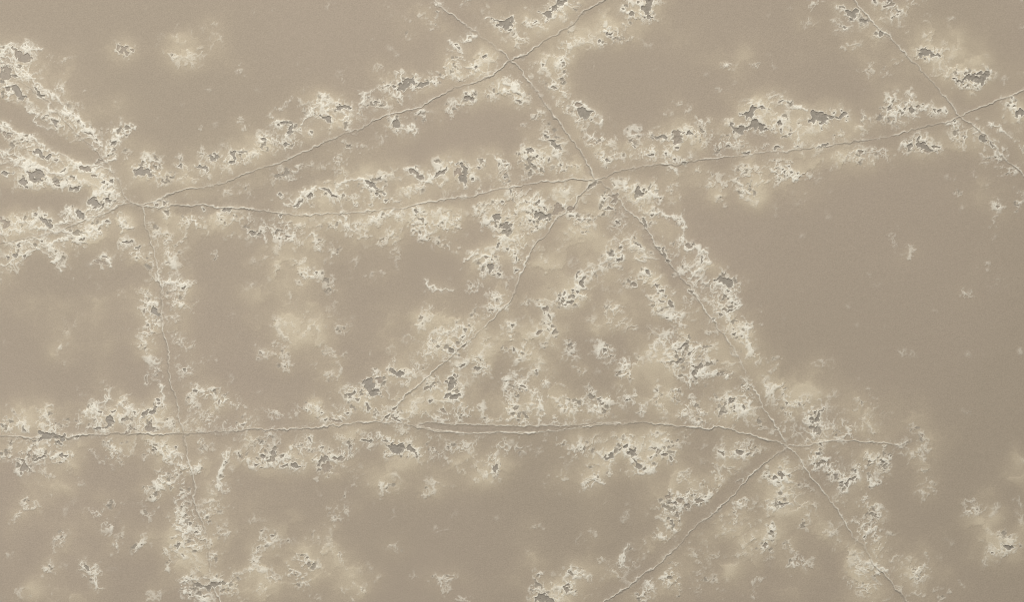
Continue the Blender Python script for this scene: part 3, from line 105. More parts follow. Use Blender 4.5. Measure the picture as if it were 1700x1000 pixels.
850,542 12 8 0 .7;905,512 14 14 0 .65;912,530 8 14 0 .6;915,545 14 14 0 .65;895,552 18 8 -10 .6;920,555 8 8 0 .6;940,525 10 16 0 .4;940,505 20 12 0 .8;860,585 24 18 0 .65;875,575 14 14 0 .6;865,595 16 10 0 .5;905,570 10 8 -40 .5;945,580 12 14 -40 .55;942,592 10 8 0 .6;935,598 6 4 0 .5;1000,578 16 10 10 .7;1000,585 12 12 0 .7;980,585 6 4 0 .5;1015,592 8 6 0 .5;1015,515 14 16 0 .6;1020,520 16 10 0 .5;1030,535 20 10 -10 .6;1035,538 8 6 0 .5;1050,548 10 8 0 .6;1095,512 24 14 0 .6;1080,505 20 10 0 .55;1105,525 18 6 20 .7;1125,525 16 8 0 .75;1130,530 12 6 0 .6;1100,515 5 14 -40 .6;1130,547 14 5 0 .7;1125,535 6 12 0 .5;1150,525 8 14 0 .5;1165,535 10 8 0 .4;1100,570 20 14 -30 .7;1110,560 14 14 0 .6;1095,580 18 12 0 .6;1120,575 18 12 0 .8;1130,585 20 14 0 .85;1140,570 18 10 0 .8;1150,580 18 10 0 .8;1165,575 12 14 0 .75;1155,592 16 10 0 .8;1125,600 18 14 0 .8;1110,595 14 14 0 .7;1155,600 18 10 0 .7;1180,597 14 8 10 .8;1185,595 10 6 0 .7;1165,610 14 14 0 .75;1150,615 12 14 0 .7;1160,625 20 8 0 .85;1175,622 14 8 0 .8;1195,622 20 6 0 .8;1210,622 14 8 -10 .85;1150,630 16 8 0 .8;1165,632 18 8 0 .8;1130,625 16 8 20 .7;1145,642 8 8 0 .7;1125,615 16 10 0 .5;1100,600 14 10 0 .5;1085,595 14 10 0 .5;1195,550 16 7 -10 .7;1175,553 10 6 -20 .7;1200,520 20 10 -10 .75;1190,525 14 10 0 .75;1215,515 18 6 -10 .6;1225,510 16 5 -10 .6;1215,525 14 12 0 .65;1235,540 14 10 0 .6;1240,540 10 12 0 .6;1225,555 14 14 0 .6;1238,570 6 20 -15 .7;1245,585 12 14 0 .75;1255,590 8 8 0 .4;1240,560 14 8 0 .4;1220,585 10 8 0 .6;1262,510 6 14 20 .3;1265,635 14 10 0 .4;1035,602 14 14 0 .75;1030,610 16 8 0 .7;1035,625 16 10 0 .75;1025,620 12 14 0 .6;1048,628 8 8 0 .5;1060,592 14 10 0 .45;1010,605 10 14 -40 .35;955,610 8 5 0 .5;970,614 12 4 0 .5;950,600 24 14 0 .25;935,640 14 6 0 .55;1088,650 8 20 -10 .75;1090,645 6 10 0 .7;1120,660 14 14 30 .75;1130,662 10 8 0 .7;1118,670 10 8 0 .7;1152,665 8 16 0 .7;1140,675 14 6 0 .6;1150,682 24 8 0 .75;1170,685 14 8 -10 .75;1160,690 20 8 0 .7;1130,690 14 6 20 .65;1145,700 14 10 0 .6;1165,705 24 8 10 .6;1190,705 18 10 0 .6;1215,712 24 6 10 .6;1200,660 20 12 0 .6;1195,675 14 12 40 .7;1200,685 18 8 0 .75;1215,665 14 14 0 .85;1225,655 18 10 0 .8;1232,675 16 14 0 .8;1240,665 14 12 0 .8;1230,688 18 6 0 .8;1220,650 18 6 -10 .7;1240,640 14 10 20 .9;1250,648 14 8 0 .85;1242,630 8 8 0 .8;1255,655 10 8 0 .7;1260,680 14 5 0 .5;1220,690 10 8 0 .6;
860,620 14 10 -20 .6;870,635 16 14 0 .7;865,645 16 14 0 .7;855,655 14 12 0 .7;880,648 10 8 0 .7;890,655 10 12 -30 .65;905,635 16 14 -30 .6;905,632 8 14 -40 .5;855,680 16 14 0 .75;860,690 14 12 0 .6;895,670 12 14 -50 .6;890,685 14 8 -50 .5;875,700 14 8 -50 .7;860,705 16 10 0 .75;855,712 18 6 0 .75;870,720 8 8 -50 .8;900,700 16 6 0 .75;935,700 14 8 -10 .85;925,702 18 5 0 .8;965,700 18 4 0 .6;930,670 18 10 10 .65;945,672 16 8 0 .7;958,672 14 14 20 .75;960,682 8 8 0 .8;980,685 14 6 -10 .5;985,660 16 16 0 .75;1000,665 16 16 0 .8;995,675 18 10 0 .8;1010,660 14 8 0 .7;1015,655 20 6 -10 .65;1040,665 16 10 0 .7;1048,662 10 14 30 .6;1065,680 8 12 0 .7;1020,685 10 5 0 .6;980,650 12 8 30 .6;1022,695 14 4 0 .4;
915,728 14 5 20 .55;930,732 20 5 10 .65;945,740 20 6 15 .7;965,740 14 14 -10 .7;958,748 16 6 0 .6;895,748 10 4 0 .5;1035,742 22 10 0 .85;1040,735 20 10 0 .6;1020,748 20 8 0 .8;1055,745 16 6 0 .7;1085,745 16 8 0 .75;1110,735 14 12 0 .7;1115,740 16 8 0 .7;1130,738 14 8 -20 .6;1100,732 12 6 0 .6;1140,725 8 12 -30 .5;1160,732 8 6 0 .4;1220,738 10 14 10 .6;1220,748 12 8 0 .6;1190,748 8 10 0 .5;
970,755 18 6 -20 .7;955,765 16 5 -35 .7;985,755 14 5 10 .6;937,764 8 4 0 .7;1005,758 16 10 0 .75;1012,770 8 16 0 .8;985,778 14 6 20 .7;985,790 18 14 0 .65;980,800 16 8 -30 .6;1005,785 12 12 0 .65;970,805 14 12 -60 .65;968,815 6 8 0 .6;990,800 20 5 -20 .5;1015,755 14 8 0 .7;1045,755 24 10 0 .85;1055,770 14 14 30 .75;1060,780 18 8 10 .8;1075,780 18 8 0 .8;1065,787 24 4 0 .7;1085,782 8 8 0 .8;1045,780 18 4 0 .5;1095,757 20 8 -10 .85;1110,757 14 10 0 .8;1085,760 10 6 0 .7;1115,765 8 6 0 .7;1200,752 14 8 0 .7;1225,752 20 10 0 .85;1240,755 18 8 0 .8;1250,757 14 6 0 .7;1165,755 5 4 0 .3;935,788 6 6 0 .5;910,797 14 5 0 .3;1135,780 10 12 0 .45;1132,795 10 14 0 .55;1140,805 10 8 0 .6;1160,803 20 6 5 .65;1165,800 10 8 0 .6;1195,785 10 14 -20 .65;1192,800 8 10 0 .65;1205,782 14 8 0 .6;1215,783 10 6 0 .7;1120,835 22 10 -20 .85;1110,825 16 12 0 .7;1115,845 18 12 0 .85;1140,828 14 14 -20 .8;1130,845 14 10 -30 .85;1155,825 18 8 -15 .85;1160,835 16 8 0 .8;1175,822 18 6 -15 .85;1182,820 6 8 0 .7;1100,850 18 5 15 .7;1115,860 14 12 0 .9;1118,872 14 12 0 .85;1105,868 10 10 0 .6;1085,852 8 5 20 .6;1100,893 16 12 30 .65;1105,898 10 10 0 .7;1095,888 14 8 20 .4;1065,905 14 8 0 .5;1050,918 10 10 -30 .6;1040,925 14 8 -30 .5;1035,938 6 14 -35 .7;1028,940 12 6 30 .7;1015,950 14 6 20 .5;1032,952 4 8 20 .7;990,930 8 4 10 .6;895,955 16 12 -30 .7;890,965 10 12 0 .5;955,952 18 10 0 .75;950,958 14 8 0 .7;970,957 16 8 0 .75;945,975 12 16 -30 .8;930,975 14 10 0 .6;938,985 14 8 0 .6;965,985 10 8 0 .6;900,985 18 12 0 .8;910,995 18 8 0 .85;890,985 12 14 0 .6;1105,957 20 8 -10 .7;1110,963 14 10 20 .8;1085,970 16 10 -30 .75;1078,978 12 14 -20 .8;1065,990 18 12 -20 .8;1075,985 14 14 0 .7;1125,965 10 14 20 .7;1128,977 8 6 0 .7;1130,988 6 6 0 .6;1145,980 14 8 0 .4;1120,940 16 5 5 .5;1125,950 14 6 20 .45;1150,925 14 4 0 .5;1170,910 10 7 -20 .6;1175,905 5 8 0 .5;1160,960 14 8 20 .6;1175,965 16 8 0 .6;1180,950 6 14 0 .4;1255,985 5 16 0 .6;1260,965 5 8 0 .5;1200,990 6 8 0 .5;1195,870 16 5 20 .5;1200,878 12 4 15 .5;1220,850 14 14 -30 .65;1225,840 18 10 20 .7;1240,838 12 8 20 .8;1215,865 10 16 20 .65;1225,872 10 8 30 .6;1242,865 8 4 20 .4;1260,785 14 8 50 .6;1270,788 10 14 40 .8;1262,895 14 10 0 .55;1268,905 14 12 0 .65;1260,910 14 6 0 .6;1255,882 8 8 20 .5;1235,795 14 5 -40 .5;1272,845 10 6 0 .5;895,880 10 12 0 .35;885,885 6 6 0 .4;985,885 16 5 40 .3;1000,840 18 10 0 .3;
1280,595 10 6 0 .5;1278,612 6 8 0 .3;1290,642 14 6 20 .7;1300,643 8 4 0 .6;1278,650 14 12 0 .7;1300,660 14 12 20 .65;1310,672 12 14 20 .8;1308,680 12 8 0 .75;1328,672 10 12 0 .7;1320,678 14 8 0 .6;1352,680 12 16 0 .8;1345,690 14 12 0 .85;1355,700 18 10 0 .85;1360,695 8 14 0 .85;1345,705 12 8 0 .85;1355,715 12 8 0 .8;1335,700 8 8 0 .6;1370,605 16 8 30 .4;1377,610 10 10 0 .3;1425,672 14 4 -10 .5;1430,668 5 12 20 .5;1445,652 14 5 30 .45;1452,660 5 8 -30 .4;1410,695 6 5 0 .4;1505,703 8 14 -30 .45;1525,715 14 14 0 .4;1535,722 10 8 0 .35;1528,728 8 8 0 .4;1575,728 14 5 -30 .3;1295,705 10 6 -30 .6;1293,715 10 12 30 .7;1320,733 4 10 0 .7;1340,735 20 6 0 .7;1365,737 12 8 0 .9;1375,728 18 6 -10 .6;1400,728 22 7 0 .6;1410,725 12 10 0 .65;1450,735 22 6 0 .6;1470,735 16 8 0 .65;1490,738 18 8 0 .75;1505,733 8 10 0 .7;1462,745 10 8 30 .5;1500,745 16 6 0 .6;1535,748 20 8 0 .5;
1355,755 16 10 0 .8;1350,768 18 10 0 .9;1365,770 16 8 20 .9;1358,778 12 6 0 .85;1378,785 10 14 30 .8;1385,790 16 10 0 .7;1398,800 18 10 20 .85;1405,808 14 8 0 .9;1410,800 14 14 -40 .8;1418,788 8 12 0 .8;1422,785 10 8 -40 .8;1440,772 10 8 0 .75;1438,765 8 12 0 .6;1465,765 18 10 10 .8;1470,772 12 10 0 .8;1475,762 10 14 20 .7;1460,760 16 6 0 .7;1453,782 8 10 20 .6;1442,797 12 6 40 .65;1452,805 10 8 20 .75;1460,795 6 12 20 .6;1480,788 6 8 30 .5;1520,760 18 12 0 .55;1530,765 14 12 0 .5;1535,775 10 10 0 .5;1545,765 10 12 0 .35;1510,765 6 8 0 .4;1285,795 20 12 0 .9;1295,785 16 12 0 .85;1305,790 14 12 0 .85;1283,802 14 6 0 .9;1310,788 12 8 0 .7;1296,812 8 8 0 .65;1285,840 14 8 0 .8;1300,825 18 8 0 .7;1300,843 20 6 0 .75;1312,838 8 8 0 .7;1322,808 6 16 0 .5;1282,880 12 16 0 .7;1280,890 12 12 0 .7;1278,910 14 10 0 .7;1308,905 12 12 0 .45;1316,915 6 4 0 .5;1347,850 7 14 0 .7;1340,870 12 8 0 .5;1370,880 6 5 30 .4;1325,935 16 12 -50 .65;1315,942 12 12 -40 .65;1310,952 8 8 0 .6;1340,935 10 10 0 .5;1358,952 12 8 30 .4;1300,770 10 8 0 .4;1430,835 14 14 -30 .65;1438,840 8 14 0 .6;1435,830 14 8 0 .6;1455,850 16 12 0 .6;1460,855 8 16 0 .6;1448,845 8 10 0 .5;1420,870 14 8 20 .65;1440,870 20 12 0 .75;1450,875 14 12 -40 .8;1435,890 16 14 -40 .85;1438,897 14 10 0 .9;1450,900 12 5 30 .7;1465,885 6 14 0 .5;1480,885 14 8 0 .5;1472,905 14 5 30 .45;1398,830 8 6 0 .45;1395,840 8 4 20 .4;1425,908 10 6 0 .6;1385,915 6 8 -30 .3;1450,945 20 6 20 .8;1462,950 14 8 20 .75;1425,942 14 8 0 .6;1430,950 10 8 20 .5;1405,960 6 14 -10 .7;1410,970 8 6 30 .6;1435,970 8 18 -10 .7;1438,980 10 10 0 .75;1480,930 12 8 -10 .55;1475,925 6 10 0 .4;1498,933 8 5 0 .4;1470,957 12 6 20 .7;1495,980 12 12 -40 .6;1525,955 14 16 -30 .65;1525,965 12 8 20 .7;1520,950 8 14 -20 .6;1538,935 7 14 0 .5;1528,985 14 8 20 .5;1520,990 14 6 0 .4;1560,978 6 5 30 .5;1570,990 16 8 -30 .5;1575,985 10 5 -30 .5;1465,995 14 6 0 .6;1450,985 12 8 0 .4;1580,970 10 8 0 .3;1530,820 14 12 -30 .45;1548,810 10 8 20 .45;1520,825 5 8 0 .4;1612,850 16 14 0 .65;1618,845 12 14 0 .6;1608,858 12 8 0 .55;1665,905 26 10 0 .5;1670,895 18 10 0 .45;1685,908 12 8 0 .75;1672,920 22 12 0 .45;1655,915 10 14 0 .4;1645,918 14 8 0 .4;1655,890 8 14 0 .45;1665,862 8 5 20 .4;1635,935 14 10 0 .25;1690,835 8 20 0 .25;
440,895 14 14 0 .65;450,890 14 10 0 .6;445,905 16 10 0 .6;465,900 10 8 0 .5;430,920 6 8 0 .5;500,930 16 10 0 .65;510,935 16 12 0 .75;520,938 14 14 0 .65;515,945 14 10 0 .75;495,925 8 8 0 .6;480,952 12 10 0 .75;490,957 14 8 0 .75;475,955 6 8 0 .7;500,970 14 10 0 .55;510,968 14 6 -10 .55;435,947 14 8 0 .6;445,955 10 8 0 .6;460,958 10 10 0 .45;430,975 12 12 0 .5;566,925 7 12 0 .6;523,885 6 6 0 .5;530,890 16 6 0 .35;555,860 10 14 30 .6;560,868 8 6 0 .65;550,855 10 6 20 .5;580,850 10 18 -10 .5;585,860 14 8 30 .5;573,822 6 14 10 .55;588,795 5 14 0 .45;520,845 14 5 -35 .4;615,802 14 4 20 .5;640,805 18 9 -20 .6;635,818 10 10 -50 .55;650,803 12 8 0 .55;665,815 14 6 10 .4;720,805 12 14 -40 .45;710,820 10 12 -30 .45;720,815 16 12 0 .35;650,905 12 16 0 .45;655,912 10 10 0 .4;735,960 14 12 0 .5;745,965 20 12 0 .5;750,975 14 8 0 .45;710,968 8 10 0 .35;775,995 16 8 0 .5;630,960 6 8 0 .4;590,975 24 14 -30 .4;575,985 14 12 0 .4;520,995 20 8 0 .4;505,990 14 8 0 .3;820,770 14 14 0 .75;815,785 16 12 0 .6;828,780 6 14 0 .7;795,775 14 6 0 .4;790,797 12 5 0 .5;830,755 8 14 0 .5;750,762 8 10 30 .5;715,768 6 8 0 .8;735,762 14 8 20 .5;700,752 18 6 10 .75;725,755 14 5 0 .6;770,780 14 8 20 .4;435,768 20 8 0 .8;445,760 18 14 0 .8;465,770 20 8 0 .75;475,760 14 14 0 .7;480,775 14 8 0 .7;500,770 10 6 0 .7;430,755 10 10 0 .8;530,760 14 14 0 .7;535,770 14 10 0 .75;550,757 14 10 0 .7;565,765 14 8 0 .7;572,770 10 10 0 .7;580,755 8 12 20 .6;545,785 22 6 -10 .4;555,787 14 4 -10 .5;650,755 16 5 0 .9;670,756 20 5 0 .8;688,755 14 6 0 .75"""
# soft pale clouds with no hard edge, mm: x,y,rx,ry,angle,strength
CLOUD = """960,430 60 50 0 .3;1040,470 50 50 0 .25;980,610 70 40 0 .25;1080,570 50 40 0 .25;900,560 50 50 0 .2;860,520 40 40 0 .25;1120,640 50 40 0 .25;150,480 60 30 0 .15;200,880 70 40 -30 .15;90,860 50 40 0 .15;640,580 50 40 0 .15;500,480 60 40 0 .15;330,80 40 30 0 .35;315,95 35 22 -10 .35;300,65 25 12 0 .25;360,60 25 30 0 .18;130,165 60 40 40 .2;190,190 50 30 0 .16;40,60 20 14 0 .2;520,545 44 34 -10 .5;500,530 30 40 0 .3;545,530 22 26 0 .4;470,545 25 30 0 .25;440,530 40 40 0 .15;150,550 60 40 0 .2;80,500 70 30 0 .3;100,590 24 16 0 .25;930,560 40 30 0 .3;1000,530 40 24 -20 .35;1010,550 44 18 -15 .35;975,535 50 40 0 .2;1050,600 40 30 0 .15;700,530 40 40 0 .3;660,550 40 40 0 .2;720,500 40 30 0 .2;1200,105 40 25 0 .3;1130,60 40 40 0 .12;1260,90 60 30 0 .12;1600,60 60 40 0 .15;1560,90 50 40 20 .4;1600,110 60 40 10 .3;1660,300 40 30 0 .25;1620,330 40 20 0 .15;1400,690 60 34 0 .4;1440,690 60 30 0 .25;1340,660 50 40 0 .3;1500,700 40 40 0 .15;45,985 34 20 0 .35;120,990 40 20 0 .25;320,940 30 34 0 .4;520,905 50 30 0 .3;530,930 44 30 0 .35;560,950 30 24 0 .3;590,970 34 24 -30 .4;440,985 40 24 0 .3;450,860 60 40 0 .15;1200,910 60 40 0 .35;1230,940 60 40 0 .3;1170,940 60 40 0 .25;1240,890 40 30 0 .25;900,990 60 30 0 .25;880,940 40 40 0 .2;1000,940 40 40 -30 .3;1050,950 50 30 -30 .25;1330,960 60 40 0 .15;1460,920 40 30 0 .3;1650,880 40 60 0 .3;1690,860 30 60 0 .4;1550,930 50 40 0 .15;1690,780 20 30 0 .3;740,780 60 24 0 .3;700,800 80 30 0 .2;620,780 50 24 0 .25;820,780 50 20 0 .25;950,800 30 30 0 .2;80,810 40 24 0 .25;100,830 60 30 0 .2;610,380 40 20 -30 .4;600,300 60 30 0 .25;700,310 80 20 0 .25;760,300 70 20 0 .3;1060,260 60 24 0 .3;1380,260 50 22 0 .4;1320,270 60 20 0 .4;1280,330 60 20 0 .3;1240,340 60 20 0 .3;460,420 60 40 0 .25;430,450 50 50 0 .2;450,480 40 30 0 .2;560,440 50 30 0 .12;360,270 60 20 -30 .4;440,255 40 24 -20 .5;600,185 60 16 -25 .5;680,165 50 14 -25 .4;770,110 40 30 -30 .5;810,100 24 30 0 .4;900,50 40 30 0 .25;980,50 40 20 -20 .35;1030,15 40 30 0 .15;1440,20 50 40 0 .3;1390,60 30 30 0 .2;1400,210 80 20 -5 .35;1310,220 60 24 0 .4;1200,235 50 20 0 .5;1240,245 60 14 0 .45;1060,240 30 20 0 .35;1090,385 30 22 0 .55;1065,345 28 20 0 .5;1170,455 30 20 -20 .4;1190,480 30 20 0 .4;1150,440 24 20 0 .4;900,320 60 16 0 .4;920,330 30 16 0 .3;860,350 30 24 0 .4;870,400 30 24 0 .3;970,400 40 40 0 .2;940,430 50 40 0 .25;1020,390 40 40 0 .25;490,370 100 20 3 .5;560,365 60 16 0 .5;620,365 50 14 0 .4;740,350 60 14 -8 .5;700,360 40 16 0 .5;320,360 50 12 0 .4;400,362 40 14 0 .6;260,290 24 20 0 .4;290,285 30 24 -20 .4;210,300 20 20 0 .3;60,270 60 30 0 .35;30,230 40 24 0 .35;110,280 60 20 0 .3;160,300 40 20 0 .35;90,370 60 26 -10 .45;30,390 40 16 0 .4;140,370 40 24 0 .4;200,360 40 24 30 .3;270,400 30 40 0 .25;290,440 24 34 0 .3;255,590 24 30 0 .35;300,560 20 60 0 .15;310,610 24 30 0 .25;235,690 40 20 0 .3;270,690 20 20 0 .4;270,735 40 12 0 .35;210,740 40 16 0 .35;100,740 60 20 0 .45;40,740 40 14 0 .45;130,760 60 20 0 .3;90,700 40 24 0 .35;50,690 40 30 0 .25;350,700 40 20 0 .25;380,760 60 40 0 .2;310,790 30 30 0 .4;320,860 34 40 0 .4;330,840 24 30 0 .4;460,730 60 16 0 .35;540,725 60 14 0 .3;600,725 50 14 0 .3;650,660 40 34 -40 .55;640,650 34 24 -30 .5;670,680 30 24 0 .3;620,680 40 24 0 .3;700,660 40 20 -30 .3;750,560 40 30 -30 .5;770,580 40 24 -30 .5;800,570 40 30 -30 .3;780,620 40 34 0 .3;740,600 60 20 -40 .2;700,590 40 40 0 .2;790,680 60 24 0 .3;860,660 40 40 0 .3;930,680 50 20 0 .45;1000,680 60 20 0 .3;1040,720 60 14 0 .3;1000,740 40 20 0 .3;870,590 40 40 0 .3;1150,590 50 40 0 .3;1190,580 30 20 0 .45;1190,610 34 16 0 .4;1120,680 50 20 0 .35;1215,680 30 24 0 .4;1215,540 30 30 0 .4;1290,660 40 30 0 .3;1350,740 60 12 0 .4;1370,760 50 24 0 .45;1420,770 60 24 0 .35;1390,790 40 24 0 .4;1300,780 40 24 0 .45;1300,830 50 34 0 .4;1330,830 34 24 0 .4;1280,900 40 40 0 .4;1430,880 40 30 0 .4;1400,850 40 40 0 .2;1340,900 40 40 0 .2;1450,960 50 30 0 .4;1420,990 40 24 0 .3;1520,960 34 30 0 .3;1660,905 50 34 0 .2;1120,850 40 30 0 .4;1100,830 34 30 0 .3;1160,800 40 24 0 .3;1070,770 50 16 0 .3;970,780 40 24 0 .3;1230,760 50 14 0 .4"""
# single crisp threads, mm
THREADS = """-60,62 0,88 60,140 120,190 170,240;0,205 40,222 90,250 150,285 200,315;0,250 60,275 130,300 195,325;0,385 60,380 120,368 190,345;0,440 50,420 110,395 170,370;0,72 20,72 45,80 62,78;0,102 20,110 32,125 38,138;0,85 15,78 28,95 25,105;55,143 70,152 78,163;80,170 90,182 107,185 125,196 133,200;50,187 65,190 60,200 75,212 95,215;185,215 205,208 225,208;190,235 200,225 215,220;0,255 15,265 30,275 45,285 50,300;45,275 70,280 90,288 108,285;130,280 150,272 175,268 190,262;145,283 160,275 190,285;155,310 175,322 190,318;145,335 155,325 175,320 195,328;0,400 25,402 50,395 72,392;50,400 70,415 90,432 100,450;115,350 125,360 135,370;75,385 95,383 115,388 135,398;150,440 165,430 172,422 180,428 182,440;195,370 205,380 225,380;265,480 275,470 290,470 300,465;743,62 750,75 760,88 770,92;770,65 780,58 790,53;650,200 660,212 672,213 685,205 692,215 690,225;700,190 697,182 720,180;600,170 610,158 622,152;577,215 575,198 570,188;505,208 515,195 520,180 535,172;475,340 490,335 500,322 515,310 525,305;560,308 580,300 600,297 612,305 620,318;685,285 695,298 710,298 722,292;615,360 630,363 640,358 660,350;565,350 570,362 575,380 590,388;770,430 785,425 795,415;705,465 715,475 730,480 748,483;960,330 955,340 940,345 930,335;950,362 965,370 975,365;935,355 945,362 955,358;1052,425 1062,432 1072,435 1070,425;1135,415 1150,410 1170,418 1178,435;1140,450 1150,455 1165,445;1190,470 1200,475 1210,485 1215,500;1105,270 1112,280 1120,278;1075,350 1095,352 1115,360 1130,364;1132,362 1134,378 1131,402;1300,165 1315,172 1325,180 1337,188;1325,215 1328,240;1515,192 1530,185 1540,175;1500,180 1508,165 1515,155;1640,205 1655,210 1670,222 1680,228;200,668 207,675 222,680;272,645 275,660 270,675;180,660 165,672 155,682;1100,522 1110,530 1125,530;1238,540 1240,560 1248,580;1165,622 1190,622 1215,618;1065,685 1068,678 1060,672;985,808 990,800 1005,803;1120,850 1135,840 1150,838 1160,838;1180,822 1165,830 1160,838;1318,838 1300,845 1290,845;1408,815 1410,800 1420,792;1440,797 1450,808 1460,800;375,750 372,775 362,800 360,820;1040,905 1035,925 1030,940;310,985 330,990 345,998;300,970 310,960 330,962;905,685 898,672 900,660;1470,950 1455,945 1440,940;1190,528 1205,520 1225,508;1340,690 1345,702 1356,716 1365,700 1362,680;958,175 962,168 972,167 974,178;983,187 1000,192 996,200"""
